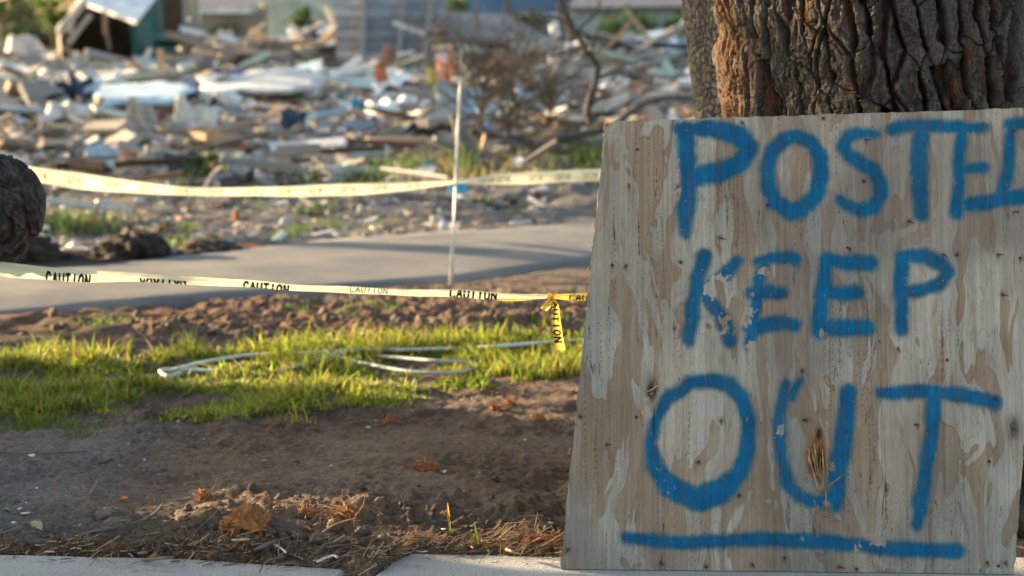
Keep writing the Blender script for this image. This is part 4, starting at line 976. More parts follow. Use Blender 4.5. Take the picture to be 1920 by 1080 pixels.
def root_tuft(px, py, lab, n_=30, L_r=0.08, r_=0.0013, up_=0.9, spread=0.02, clod_s=0.02):
    p = gpt(px, py, 0); e = empty('root_tuft', (p.x, p.y, gz(p.x, p.y)), lab, 'roots')
    pc('soil_lump', random.choice([m1]), (0, 0, clod_s * 0.3), (rr(0, 1), rr(0, 1), rr(0, 6)), (clod_s * 1.2, clod_s, clod_s), e)
    rootlet(e, (0, 0, clod_s * 0.6), n_, L_r, r_, up_, spread)
root_tuft(632, 975, 'upright tuft of orange roots left of the tall bent root', 40, 0.09, 0.0014)
root_tuft(655, 962, 'thin frayed root tuft next to the tall bent root', 14, 0.07, 0.0012)
root_tuft(800, 878, 'round reddish fibrous clod alone in the middle of the dirt', 60, 0.05, 0.0010, 0.6, 0.02, 0.033)
root_tuft(574, 958, 'small orange stub of roots on the dirt ridge', 12, 0.05, 0.0014)
root_tuft(495, 945, 'red root fragment above the orange clod', 12, 0.06, 0.0013)
root_tuft(385, 935, 'pale frayed root end at the left of the dirt ridge', 16, 0.06, 0.0013, 0.4)
root_tuft(1012, 790, 'low root clump on the sunlit dirt beside the sign', 26, 0.06, 0.0014)
root_tuft(930, 765, 'upright root stub on the sunlit dirt left of the sign', 26, 0.08, 0.0015)
root_tuft(960, 760, 'thin root standing on the sunlit dirt near the sign', 14, 0.09, 0.0015)
root_tuft(730, 792, 'low root clump at the left end of the sunlit dirt', 30, 0.06, 0.0014, 0.5, 0.06)
def stick(pts, r0, r1, mt, lab, name='twig', cat='twig', group=None, jit=0.15, forks=()):
    b = MB(); q = smooth_path([gpt(x, y, h_) if not isinstance(x, Vector) else x for x, y, h_ in pts], 5)
    b.tube(q, [r0 + (r1 - r0) * i / (len(q) - 1) for i in range(len(q))], 6, jit=jit)
    for fk in forks:
        q = smooth_path([gpt(x, y, h_) for x, y, h_ in fk], 4); b.tube(q, [r1 * 1.1 - (r1 * .6) * i / (len(q) - 1) for i in range(len(q))], 5, jit=jit)
    return tag(b.build(name, M[mt]), lab, cat, group)
def standp(px0, py0, lst):
    """points given by pixel at the depth of the ground point px0,py0"""
    g = gpt(px0, py0, 0); return [(P(x, y, g.y + dy), 0, 0) for x, y, dy in lst]
stick(standp(666, 990, [(667, 992, 0), (665, 978, 0), (668, 965, -.01), (672, 962, 0), (682, 945, 0), (685, 930, 0), (680, 924, 0.01), (672, 920, 0.01)]), 0.003, 0.0018, 'root', 'tall bent root curling upward with an orange tip', 'root', 'root')
stick([(600, 1002, .01), (625, 985, .02), (655, 975, .03), (668, 972, .03)], 0.003, 0.002, 'root', 'straight tan root leaning toward the tall bent root', 'root', 'root')
stick([(48, 980, .01), (65, 990, .012), (80, 998, .012), (91, 1007, .008)], 0.0035, 0.0025, 'driftwood', 'forked grey twig forming a V at the lower left', forks=([(91, 1006, .008), (105, 998, .012), (121, 990, .014), (123, 982, .016)],))
stick([(245, 984, .012), (262, 978, .014), (285, 966, .012), (300, 952, .01), (304, 946, .01)], 0.0055, 0.003, 'driftwood', 'grey tapering stick pointing up right beside the smooth stones', 'stick', 'stick')
stick([(170, 998, .01), (195, 994, .014), (222, 988, .012)], 0.007, 0.005, 'driftwood', 'stout weathered root lying left of the grey stick', 'root', 'root')
stick([(168, 928, .008), (178, 912, .014), (185, 898, .02)], 0.004, 0.003, 'driftwood', 'short grey twig standing askew on the left dirt', forks=([(172, 918, .01), (182, 928, .006)],))
stick([(178, 870, .006), (195, 866, .008), (214, 860, .006)], 0.003, 0.002, 'driftwood', 'thin grey twig under the grass at left')
stick([(0, 848, .008), (60, 850, .008), (130, 848, .008), (165, 846, .006)], 0.0035, 0.002, 'twig', 'long thin twig along the far edge of the left dirt')
stick([(178, 1054, .012), (230, 1053, .014), (300, 1047, .014), (350, 1043, .012), (420, 1042, .012)], 0.0065, 0.0035, 'twig', 'long dark knotty stick lying on the slab edge', 'stick', 'stick')
stick([(200, 1042, .012), (240, 1040, .012), (275, 1036, .012)], 0.006, 0.004, 'driftwood', 'short stick just above the long knotty stick', 'stick', 'stick')
stick([(222, 1058, .008), (230, 1051, .02), (224, 1044, .03)], 0.004, 0.003, 'straw', 'pale bent straw standing on the long dark stick', 'straw')
stick([(212, 1065, .004), (260, 1060, .004), (320, 1056, .004)], 0.0016, 0.0012, 'twig', 'hair thin twig on the slab below the long stick')
stick([(10, 1063, .005), (30, 1062, .006), (46, 1060, .005)], 0.004, 0.003, 'twig', 'stubby twig lying on the left end of the slab')
stick([(0, 1035, .008), (30, 1037, .01), (60, 1037, .008)], 0.005, 0.003, 'driftwood', 'grey stick along the slab edge at the far left', 'stick', 'stick')
stick([(465, 1040, .012), (490, 1026, .016), (515, 1016, .018), (525, 1015, .014)], 0.0065, 0.005, 'driftwood', 'thick stick slanting below the big grey clod', 'stick', 'stick')
stick([(436, 1013, .012), (455, 1012, .012), (467, 1011, .01)], 0.004, 0.004, 'straw', 'short straight pale straw left of the big grey clod', 'straw')
stick([(515, 1020, .012), (528, 1030, .012), (536, 1036, .01)], 0.004, 0.003, 'shell', 'short whitish twig below the big grey clod')
stick([(595, 1028, .010), (620, 1026, .012), (650, 1022, .012), (680, 1018, .01)], 0.0055, 0.003, 'driftwood', 'grey root running right from the clods', 'root', 'root')
stick([(595, 1053, .008), (612, 1046, .012), (625, 1042, .012), (632, 1045, .01)], 0.004, 0.004, 'shell', 'white forked twig at the slab edge')
stick([(545, 992, .012), (556, 1002, .012), (565, 1009, .01)], 0.0018, 0.0012, 'straw', 'fine pale root crossing from the big grey clod', 'root', 'root')
stick([(950, 1030, .012), (960, 1034, .012), (975, 1038, .01)], 0.005, 0.003, 'straw', 'fat pale straw chip on the slab edge near the sign', 'straw')
stick([(858, 1025, .010), (880, 1024, .012), (888, 1028, .01)], 0.003, 0.003, 'root', 'glowing orange straw at the foot of the sprouts', 'straw')
for i in range(70):
    x = rr(-1.6, 0.12); e_ = float(edge_y(np.array([x]))[0]); y = e_ + abs(random.gauss(0.02, 0.10)); z_ = max(gz(x, y), -0.002) + 0.006; a = rr(0, math.pi); L_s = rr(0.015, 0.06)
    b = MB(); q = [Vector((x, y, z_)) + Vector((math.cos(a) * L_s * t, math.sin(a) * L_s * t * 0.6, rr(0, 0.006))) for t in (-.5, 0, .5)]
    b.tube(q, [0.0022, 0.002, 0.0014], 5, jit=0.2)
    mt = random.choice(['twig', 'straw', 'driftwood', 'straw'])
    tag(b.build('twig', M[mt]), 'short thin twig in the litter along the slab edge', 'twig', 'small twigs along the slab edge')
# dry leaves
def leaf_mesh(seed, m):
    r = random.Random(seed); b = MB(); vs = []; n_ = 8
    for i in range(n_ + 1):
        t = i / n_; w_ = 0.36 * math.sin(math.pi * t ** 0.8) * (1 + 0.15 * math.sin(9 * t + seed)); c = r.uniform(0.15, 0.3) + 0.25
        for s_ in (-1, -.5, 0, .5, 1): vs.append((t - 0.5, w_ * s_, c * abs(s_) ** 1.5 * w_ * 2 + 0.25 * math.sin(3 * t + seed) * 0.5))
    b.add(vs, [(i * 5 + j, (i + 1) * 5 + j, (i + 1) * 5 + j + 1, i * 5 + j + 1) for i in range(n_) for j in range(4)], 0, True)
    return b.mesh('dry_leaf', m)
leaves = [leaf_mesh(i, M['dry_leaf']) for i in range(4)]; tleaf = [leaf_mesh(i + 9, M['straw']) for i in range(2)]
for px, py, s_, me_, lab in ((68, 997, .05, tleaf[0], 'flat tan leaf under the forked twig'), (575, 1004, .032, leaves[0], 'curled orange leaf among the grey clods'), (143, 988, .035, tleaf[1], 'curled yellow leaf rolled like a tube near the stones'),
                         (985, 1030, .036, leaves[1], 'rust red leaf standing on edge close to the sign'), (1012, 1030, .046, leaves[2], 'brown leaf against the foot of the sign'), (1035, 1020, .05, leaves[3], 'amber leaf tucked beside the sign corner'),
                         (118, 955, .030, leaves[1], 'small dark red leaf on grey dirt at left'), (288, 945, .026, leaves[2], 'tiny red leaf beside the hollow in the dirt'), (518, 1010, .045, tleaf[1], 'pale leaf in front of the big grey clod'),
                         (555, 802, .03, leaves[0], 'orange leaf at the grass edge, the left of two'), (592, 805, .03, leaves[3], 'orange leaf at the grass edge, the right of two'), (445, 755, .03, leaves[1], 'red leaf in the shaded grass'),
                         (390, 1040, .03, leaves[2], 'dark red leaf on the slab litter'), (330, 862, .028, leaves[0], 'brown leaf on the dirt below the shaded grass')):
    p = gpt(px, py, 0); inst('dry_leaf', me_, (p.x, p.y, max(gz(p.x, p.y), 0) + s_ * 0.25), (rr(-.6, .6), rr(-.6, .6), rr(0, 6)), s_, lab, 'leaf')
for i in range(45):
    x = rr(-1.6, 0.12); y = float(edge_y(np.array([x]))[0]) + abs(random.gauss(0.05, 0.12)) + 0.01
    if i > 30: x, y = rr(-1.7, 0.2), rr(6.3, 7.9)
    s_ = rr(0.014, 0.028)
    inst('dry_leaf', random.choice(leaves + tleaf), (x, y, gz(x, y) + s_ * 0.25 + 0.004), (rr(-.5, .5), rr(-.5, .5), rr(0, 6)), s_, 'small curled brown leaf scrap on the dirt', 'leaf', 'leaf scraps on the foreground dirt')
# straw litter along the slab edge
b = MB(); V = []; Fl = []; ncol = []
n = 4600
x = rng.uniform(-1.75, 0.16, n); e_ = edge_y(x); wgt = 0.5 + sm(-0.75, -0.4, x) * 0.8 + 0.9 * np.exp(-((x - 0.02) / 0.12) ** 2)
off = np.abs(rng.normal(0.0, 0.055, n)) * (0.6 + wgt * 0.7) - 0.004; y = e_ + off
wedge = (x > -0.46) & (x < -0.29); y = np.where(wedge, 5.66 + rng.uniform(0, 1, n) * 0.22, y)
y = np.where(wedge & (y < np.interp(x, [-.46, -.372, -.287], [5.50, 5.66, 5.895])), np.interp(x, [-.46, -.372, -.287], [5.64, 5.69, 5.905]) + np.abs(rng.normal(0, .03, n)), y)
onsl = rng.uniform(0, 1, n) < 0.05; y = np.where(onsl, e_ - np.abs(rng.normal(0, 0.05, n)), y)
z = np.maximum(ground_h(x, y), np.where(onsl, 0.001, -0.03)) + np.abs(rng.normal(0, 1, n)) * 0.004 * (0.6 + wgt) + 0.001
z = np.where(x > -0.02, z + rng.uniform(0, 1, n) * 0.03 * np.exp(-((x - 0.08) / 0.08) ** 2), z)
a = rng.uniform(0, math.pi, n); Ls = rng.gamma(3, 0.0055, n) + 0.004; wd = rng.uniform(0.0006, 0.0018, n); tz = rng.normal(0, 0.5, n)
dx = np.cos(a) * Ls; dy = np.sin(a) * Ls; px_ = -np.sin(a) * wd; py_ = np.cos(a) * wd
V = np.stack([np.stack([x - dx - px_, y - dy - py_, z], 1), np.stack([x + dx - px_, y + dy - py_, z + tz * Ls], 1), np.stack([x + dx + px_, y + dy + py_, z + tz * Ls + wd], 1), np.stack([x - dx + px_, y - dy + py_, z + wd], 1)], 1)
Fq = (np.arange(n) * 4)[:, None] + np.arange(4)[None]
Cc = np.where(rng.uniform(0, 1, (n, 1)) < 0.6 - 0.35 * sm(-0.7, -0.3, x)[:, None], np.array([[0.13, 0.085, 0.055]]), np.array([[0.46, 0.32, 0.18]])) * rng.uniform(0.4, 1.2, (n, 1)); Cc[:, 0] *= rng.uniform(0.85, 1.25, n)
me = me_np('straw_litter', V.reshape(-1, 3), Fq, vmat('litter_straw', 'Col', fine=60, famt=0.2, bump=0, transl=0.25), smooth=False); setcol(me, 'Col', np.repeat(Cc, 4, axis=0))
tag(link(bpy.data.objects.new('straw_litter', me)), 'dry straw and needle litter along the slab edge', 'litter', kind='stuff')
# fine fibres and crumbs spread over the dirt
n = 5000
x = rng.uniform(-1.9, 0.6, n); y = 6.0 + rng.uniform(0, 1, n) ** 1.3 * 2.1; sel = y > edge_y(x) + 0.02; x, y = x[sel], y[sel]
lit = fbm(x * 3, y * 5, 601, 3); sel = lit + 0.25 * np.exp(-((y - 7.9) / 0.3) ** 2) + 0.15 * np.exp(-((y - 6.2) / 0.15) ** 2) > 0.56; x, y = x[sel], y[sel]; n = len(x)
z = ground_h(x, y) + 0.003; a = rng.uniform(0, math.pi, n); Ls = rng.gamma(3, 0.004, n) + 0.003; wd = rng.uniform(0.0006, 0.0014, n)
dx = np.cos(a) * Ls; dy = np.sin(a) * Ls; px_ = -np.sin(a) * wd; py_ = np.cos(a) * wd; tz = np.abs(rng.normal(0, 0.3, n))
V = np.stack([np.stack([x - dx - px_, y - dy - py_, z], 1), np.stack([x + dx - px_, y + dy - py_, z + tz * Ls], 1), np.stack([x + dx + px_, y + dy + py_, z + tz * Ls + wd], 1), np.stack([x - dx + px_, y - dy + py_, z + wd], 1)], 1)
Cc = np.tile(np.array([0.34, 0.19, 0.10]), (n, 1)) * rng.uniform(0.3, 1.1, (n, 1))
me = me_np('root_fibres', V.reshape(-1, 3), (np.arange(n) * 4)[:, None] + np.arange(4)[None], vmat('fibre', 'Col', fine=60, famt=0.2, bump=0, transl=0.25), smooth=False); setcol(me, 'Col', np.repeat(Cc, 4, axis=0))
tag(link(bpy.data.objects.new('root_fibres', me)), 'fine root fibres scattered over the bare dirt', 'litter', kind='stuff')
# two sprouts
def sprout(base_px, blades_, lab):
    g = gpt(*base_px, 0); e = empty('sprout', (g.x, g.y, gz(g.x, g.y)), lab, 'sprout')
    for pts, w_, mt in blades_:
        b = MB(); vs = []; P_ = smooth_path([P(x, y, g.y) for x, y in pts], 4); n_ = len(P_)
        for i, p in enumerate(P_):
            ww = w_ * math.sin(math.pi * (0.25 + 0.72 * i / (n_ - 1))) ; vs += [p + Vector((-ww, 0.3 * ww, 0)), p + Vector((0, -ww * .5, 0)), p + Vector((ww, 0.3 * ww, 0))]
        b.add(vs, [(i * 3 + j, i * 3 + j + 1, (i + 1) * 3 + j + 1, (i + 1) * 3 + j) for i in range(n_ - 1) for j in (0, 1)], 0, True)
        b.build('leaf_blade', M[mt], e)
mk('dry_brush', (0.10, 0.085, 0.05), scale=5, amt=0.4, transl=0.3)
mk('sprout_green', (0.22, 0.30, 0.04), scale=20, amt=0.3, transl=0.5, rough=0.5); mk('sprout_orange', (0.70, 0.32, 0.04), scale=20, amt=0.3, transl=0.5, rough=0.5)
sprout((844, 1000), [([(843, 996), (842, 975), (840, 960)], 0.0034, 'sprout_green'), ([(842, 978), (840, 960), (839, 942)], 0.0034, 'sprout_orange'), ([(844, 995), (862, 998), (885, 1010)], 0.0018, 'sprout_green')], 'thin taller sprout with an orange tip left of its neighbour')
sprout((893, 1030), [([(897, 1029), (893, 1005), (889, 979)], 0.0036, 'sprout_green'), ([(892, 1028), (890, 1012), (887, 1000)], 0.0036, 'sprout_orange'), ([(893, 1029), (891, 1015), (889, 1004)], 0.0034, 'sprout_green')], 'short green sprout growing at the slab edge')

# ---------------------------------------------------------------- wreckage field behind the road
def plank_mesh(seed, m):
    r = random.Random(seed); b = MB(); n_ = 8; vs = []; bx = r.uniform(-.02, .02); bz = r.uniform(-.03, .03)
    for i in range(n_ + 1):
        t = i / n_ - 0.5; cy = bx * 4 * (t * t - .25); cz = bz * 4 * (t * t - .25)
        for (a, c) in ((-.5, -.5), (.5, -.5), (.5, .5), (-.5, .5)):
            ex_ = r.uniform(-.03, .03) if i in (0, n_) else 0; vs.append((t + ex_, cy * 3 + a * (1 + r.uniform(-.03, .03)), cz * 6 + c))
    fs = [(i * 4 + j, i * 4 + (j + 1) % 4, (i + 1) * 4 + (j + 1) % 4, (i + 1) * 4 + j) for i in range(n_) for j in range(4)] + [(3, 2, 1, 0), (n_ * 4, n_ * 4 + 1, n_ * 4 + 2, n_ * 4 + 3)]
    b.add(vs, fs); return b.mesh('plank', m)
def sheet_mesh(seed, m, crump=0.12, th=0.02, nm='sheet'):
    r = random.Random(seed); n_ = 14; b = MB(); top_ = []; ang = r.uniform(0, 3)
    for i in range(n_ + 1):
        for j in range(n_ + 1):
            u_ = i / n_ - .5; v_ = j / n_ - .5; rim = 1 + 0.10 * math.sin(5 * math.atan2(v_, u_) + seed) + 0.05 * math.sin(11 * math.atan2(v_, u_) + seed)
            z_ = crump * (math.sin(u_ * 4 + ang) * math.cos(v_ * 5 + seed) + 0.4 * math.sin(u_ * 13 + v_ * 9 + seed)) + crump * 0.3 * r.uniform(-.3, .3)
            top_.append(Vector((u_ * rim, v_ * rim, z_)))
    N_ = n_ + 1; vs = top_ + [p - Vector((0, 0, th)) for p in top_]; o_ = len(top_)
    fs = [(i * N_ + j, (i + 1) * N_ + j, (i + 1) * N_ + j + 1, i * N_ + j + 1) for i in range(n_) for j in range(n_)]
    fs += [tuple(o_ + q for q in f[::-1]) for f in fs[:]]
    ring_ = [j for j in range(N_)] + [i * N_ + n_ for i in range(1, N_)] + [n_ * N_ + j for j in range(n_ - 1, -1, -1)] + [i * N_ for i in range(n_ - 1, 0, -1)]
    fs += [(ring_[k], ring_[(k + 1) % len(ring_)], o_ + ring_[(k + 1) % len(ring_)], o_ + ring_[k]) for k in range(len(ring_))]
    b.add(vs, fs, 0, True); return b.mesh(nm, m)
PL = {k: [plank_mesh(hash_ + i, M[k]) for i in range(3)] for hash_, k in enumerate(['weathered_wood', 'brown_wood', 'tan_wood', 'white_paint', 'grey_panel', 'pale_green_paint', 'dark_panel'])}
SH = {k: [sheet_mesh(i * 3 + 5, M[k]) for i in range(3)] for k in ['white_paint', 'pale_blue_sheet', 'drywall', 'grey_panel', 'dark_panel', 'pale_green_paint', 'weathered_wood']}
CK = {k: [chunk_mesh('rubble', M[k], 60 + i, 0.7, 0.12, 2) for i in range(3)] for k in ['concrete', 'drywall', 'brick', 'dark_panel', 'white_paint']}
plab = {'weathered_wood': 'weathered grey brown board lying in the blurred rubble', 'brown_wood': 'dark brown board lying in the blurred rubble', 'tan_wood': 'tan broken board lying in the blurred rubble',
        'white_paint': 'white painted board lying in the blurred rubble', 'grey_panel': 'grey board lying in the blurred rubble', 'pale_green_paint': 'pale green board lying in the blurred rubble', 'dark_panel': 'blackened board lying in the blurred rubble'}
slab_l = {'white_paint': 'white crumpled sheet in the blurred rubble', 'pale_blue_sheet': 'pale blue crumpled sheet in the blurred rubble', 'drywall': 'cream broken drywall sheet in the blurred rubble', 'grey_panel': 'grey bent panel in the blurred rubble',
          'dark_panel': 'black bent roofing sheet in the blurred rubble', 'pale_green_paint': 'pale green torn panel in the blurred rubble', 'weathered_wood': 'weathered plywood scrap in the blurred rubble'}
clab = {'concrete': 'grey concrete chunk in the blurred rubble', 'drywall': 'cream plaster chunk in the blurred rubble', 'brick': 'red brick fragment in the blurred rubble', 'dark_panel': 'dark lump in the blurred rubble', 'white_paint': 'white chunk in the blurred rubble'}
def field():
    y = math.exp(rr(math.log(17.0), math.log(50.0))); x = rr(-0.26 * y - 0.8, 0.115 * y + 0.5); return x, y
for i in range(230):
    x, y = field()
    if x > 0.015 * y and y < 24: continue
    k = random.choices(list(PL), [11, 6, 5 if y > 19.5 else 0, 5 if y > 20 else 0, 5, 3 if y > 19.5 else 0, 3])[0]; L_p = rr(0.45, 2.3) * min(1.3, y / 30); wd = rr(0.05, 0.14) * min(1.2, y / 26); th = rr(0.02, 0.05)
    z_ = gz(x, y) + rr(0.02, 0.16) + 0.06 * (y > 24)
    inst('plank', random.choice(PL[k]), (x, y, z_), (rr(-.8, .8), random.gauss(0, 0.22), rr(-.7, .7) if rr(0, 1) < .7 else rr(0, 3.1)), (L_p, wd, th), plab[k], 'plank', k.replace('_', ' ') + ' boards in the rubble')
for i in range(270):
    x, y = field()
    if x > 0.015 * y and y < 24: continue
    k = random.choices(list(SH), [6, 5, 5, 6, 3, 3, 7])[0]; s_ = rr(0.12, 0.48) * min(1.4, (y / 29) ** 1.3)
    inst('sheet', random.choice(SH[k]), (x, y, gz(x, y) + rr(0.03, 0.14)), (rr(-.35, .7), random.gauss(0, .22), random.gauss(0, .7)), (s_ * rr(1.2, 3.2), s_ * .8, s_ * rr(.3, .7)), slab_l[k], 'sheet', k.replace('_', ' ') + ' scraps in the rubble')
for i in range(200):
    x, y = field()
    if i > 120: y = rr(14.8, 20); x = rr(-.24 * y, .05 * y)
    k = random.choices(list(CK), [6, 3, 3, 5, 2])[0]; s_ = rr(0.03, 0.12) * (0.45 if y < 18 else 0.9)
    inst('debris_chunk', random.choice(CK[k]), (x, y, gz(x, y) + s_ * 0.3), (rr(0, 6), rr(0, 6), rr(0, 6)), (s_ * rr(1, 1.8), s_, s_ * .7), clab[k], 'debris chunk', k.replace('_', ' ') + ' chunks in the rubble')
for i in range(110):
    if i < 66: x = random.gauss(-4.3, 1.0); y = rr(38.5, 42.5)
    else: x = rr(-.6, 3.4); y = rr(38.0, 44.5)
    k = random.choices(list(PL), [10, 6, 5, 5, 6, 2, 5])[0]
    inst('plank', random.choice(PL[k]), (x, y, gz(x, y) + rr(0.03, 0.30)), (rr(-.8, .8), random.gauss(0, 0.30), random.gauss(0, .5)), (rr(.8, 2.6), rr(.07, .2), rr(.03, .08)), 'board heaped up in the blurred pile before the far walls', 'plank', 'boards piled before the far walls')
for i in range(60):
    y = rr(20, 40); x = rr(-.24 * y, .10 * y)
    if x > 0.015 * y and y < 25: y = rr(27, 40)
    k = random.choices(['white_paint', 'pale_blue_sheet', 'grey_panel', 'weathered_wood', 'pale_green_paint'], [4, 4, 3, 3, 2])[0]
    inst('panel', random.choice(PL[k] if k in PL else [plank_mesh(i, M[k])]), (x, y, gz(x, y) + rr(.08, .20)), (rr(.05, .5), random.gauss(0, .10), random.gauss(0, .45)), (rr(.7, 2.0) * y / 34, rr(.12, .38) * y / 34, .03), 'long flat ' + k.split('_')[0] + ' panel lying in the blurred rubble', 'panel', 'long flat ' + k.split('_')[0] + ' panels in the rubble')
# uncountable fine rubble
nR = 22000
yr = np.exp(rng.uniform(math.log(13.2), math.log(55), nR)); xr = rng.uniform(-0.27, 0.16, nR) * yr
thin_ = (yr < 18) & (rng.uniform(0, 1, nR) < 0.25); xr, yr = xr[~thin_], yr[~thin_]
thin_ = (yr < road_far(xr) - 0.1) ; xr, yr = xr[~thin_], yr[~thin_]
thin_ = (xr > 0.02 * yr) & (yr < 21); xr, yr = xr[~thin_], yr[~thin_]; nR = len(xr)
zr = ground_h(xr, yr) + rng.uniform(0, 0.10, nR) * sm(17, 22, yr)
sx = rng.gamma(2, 0.055, nR) * (0.5 + yr / 40) + 0.012; asp_ = rng.uniform(0, 1, nR) ** 2.2; sy = sx * (0.06 + 0.6 * asp_); sz = np.minimum(sx * (0.04 + 0.2 * rng.uniform(0, 1, nR)), 0.05)
sc_ = 0.32 + 0.68 * sm(16, 24, yr); sx, sy, sz = sx * sc_, sy * sc_, sz * sc_
az = rng.normal(0, 0.75, nR); tl_ = rng.normal(0, 0.28, nR)
cube = np.array([(a, b, c) for a in (-1, 1) for b in (-1, 1) for c in (-1, 1)], float)
loc_ = cube[None] * np.stack([sx, sy, sz], 1)[:, None, :] * (1 + rng.uniform(-.25, .25, (nR, 8, 3)))
x1 = loc_[..., 0] * np.cos(tl_)[:, None] - loc_[..., 2] * np.sin(tl_)[:, None]; z1 = loc_[..., 0] * np.sin(tl_)[:, None] + loc_[..., 2] * np.cos(tl_)[:, None]; y1 = loc_[..., 1]
V = np.stack([xr[:, None] + x1 * np.cos(az)[:, None] - y1 * np.sin(az)[:, None], yr[:, None] + x1 * np.sin(az)[:, None] + y1 * np.cos(az)[:, None], zr[:, None] + z1], -1)
fc = np.array([(0, 1, 3, 2), (4, 6, 7, 5), (0, 4, 5, 1), (2, 3, 7, 6), (0, 2, 6, 4), (1, 5, 7, 3)])
Fq = ((np.arange(nR) * 8)[:, None, None] + fc[None]).reshape(-1, 4)
pal = np.array([(.33, .30, .26), (.38, .34, .30), (.20, .14, .10), (.44, .31, .20), (.66, .66, .62), (.50, .56, .58), (.36, .34, .31), (.05, .045, .045), (.30, .12, .08), (.40, .36, .30), (.18, .16, .15)])
ci = rng.choice(len(pal), nR, p=np.array([.17, .15, .10, .10, .09, .06, .12, .06, .03, .06, .06])); Cc = pal[ci] * rng.uniform(.7, 1.25, (nR, 1))
me = me_np('fine_rubble', V.reshape(-1, 3), Fq, vmat('fine_rubble', 'Col', fine=12, famt=0.25, bump=0.3), smooth=False); setcol(me, 'Col', np.repeat(Cc, 8, axis=0))
tag(link(bpy.data.objects.new('fine_rubble', me)), 'countless small splinters and fragments covering the wreckage field', 'rubble', kind='stuff')

# individually placed wreckage
def ppl(p0, p1, wpx, Yd, k, lab, dY=0.0, name='plank', cat='plank', th=0.05):
    a = P(*p0, Yd); c = P(*p1, Yd + dY); d = (c - a); L_p = d.length; d.normalize(); n0 = d.cross(Vector((0, -1, 0.25))).normalized(); n2 = d.cross(n0).normalized()
    R_ = Matrix((d, n0, n2)).transposed(); o = bpy.data.objects.new(name, random.choice(PL[k]) if k in PL else plank_mesh(3, M[k])); COL.objects.link(o)
    o.matrix_world = Matrix.Translation((a + c) / 2) @ R_.to_4x4() @ Matrix.Diagonal((L_p, wpx / F * Yd, th, 1)); return tag(o, lab, cat)
def psl(pts, t, k, name, lab, cat):
    b = MB(); b.slab([P(x, y, Yd) for x, y, Yd in pts], t); return tag(b.build(name, M[k]), lab, cat)
def dep(py): return G(900, py, 0.05).y
for a in (((600, 158), (676, 108), 11, 'white_paint', 'bright pale board slanting up to the big grey wall'), ((405, 150), (505, 98), 11, 'pale_green_paint', 'long pale green board slanting left of the grey wall'),
          ((55, 150), (135, 195), 10, 'pale_green_paint', 'pale green board sloping down to the right near the dark tarp'), ((175, 165), (218, 190), 10, 'tan_wood', 'bright tan broken board above the blue sheet'),
          ((300, 95), (305, 155), 13, 'tan_wood', 'upright tan board in front of the green chest'), ((258, 128), (283, 92), 8, 'white_paint', 'white stick leaning toward the green chest'),
          ((435, 165), (470, 152), 9, 'tan_wood', 'short sunlit board left of the slanting green board'), ((212, 120), (290, 132), 9, 'white_paint', 'white board lying before the open shed'),
          ((320, 175), (480, 120), 9, 'grey_panel', 'long grey board crossing behind the green one'), ((500, 150), (560, 128), 8, 'weathered_wood', 'grey brown board in the dark hollow'),
          ((490, 135), (600, 150), 8, 'weathered_wood', 'grey board low in the dark hollow'), ((120, 185), (200, 188), 10, 'brown_wood', 'brown board above the navy tarp'),
          ((0, 275), (75, 282), 7, 'brown_wood', 'rusty brown beam at the left above the log'), ((0, 286), (60, 306), 8, 'white_paint', 'white strip just above the fallen log'),
          ((75, 374), (245, 392), 11, 'white_paint', 'long white board lying on the grey silt right of the log'), ((55, 425), (92, 427), 7, 'white_paint', 'short white board beside the grass tuft'),
          ((405, 300), (565, 318), 16, 'weathered_wood', 'broad weathered beam low in the rubble'), ((520, 285), (600, 280), 20, 'weathered_wood', 'wide grey beam right of the dark rock'),
          ((600, 285), (720, 278), 9, 'brown_wood', 'brown beam behind the grass'), ((640, 262), (780, 275), 9, 'brown_wood', 'long reddish beam in front of the white cloth'),
          ((620, 248), (650, 215), 8, 'tan_wood', 'pale board standing beside the turquoise scrap'), ((840, 60), (1060, 62), 9, 'grey_panel', 'long grey beam right of the collapsed wall'),
          ((1010, 140), (1120, 128), 6, 'tan_wood', 'thin tan board below the pale boards at right'), ((1070, 160), (1130, 130), 7, 'weathered_wood', 'grey board slanting before the sapling'),
          ((1140, 150), (1180, 125), 12, 'white_paint', 'bright white plank end near the right tree'), ((930, 118), (1120, 112), 16, 'pale_green_paint', 'wide pale board behind the shrub'),
          ((1130, 152), (1230, 120), 7, 'brown_wood', 'dark brown board slanting near the right tree'), ((1195, 95), (1200, 122), 10, 'tan_wood', 'upright orange brown stub near the right tree'),
          ((560, 180), (420, 190), 9, 'tan_wood', 'tan board above the long white sheet'), ((660, 55), (610, 90), 9, 'white_paint', 'white strip left of the collapsed wall')):
    (p0, p1, w_, k, lab) = a; Yd = dep(max(p0[1], p1[1]) + 12); ppl(p0, p1, w_, Yd, k, lab)
def lay(px, py, sx_, sy_, k, name, lab, cat, rot=(0.25, 0, 0), h_=0.1, cr=0.10, sd_=3, zs_=None):
    g = G(px, py); o = bpy.data.objects.new(name, sheet_mesh(sd_, M[k], cr, 0.03, name)); COL.objects.link(o)
    o.location = (g.x, g.y, gz(g.x, g.y) + h_); o.rotation_euler = rot; o.scale = (sx_, sy_, zs_ or (sx_ + sy_) / 2); return tag(o, lab, cat)
def pm(n_, py): return n_ / F * G(900, py).y       # pixels to metres at that row
lay(262, 218, pm(185, 218), 1.3, 'pale_blue_sheet', 'metal_sheet', 'long pale blue sheet lying flat left of centre', 'sheet', (0.14, -0.05, 0.1), 0.26, 0.012, 1)
lay(490, 212, pm(215, 212), 1.2, 'white_paint', 'metal_sheet', 'long white sheet lying flat beside the blue tarp', 'sheet', (0.16, -0.07, 0.15), 0.30, 0.012, 2)
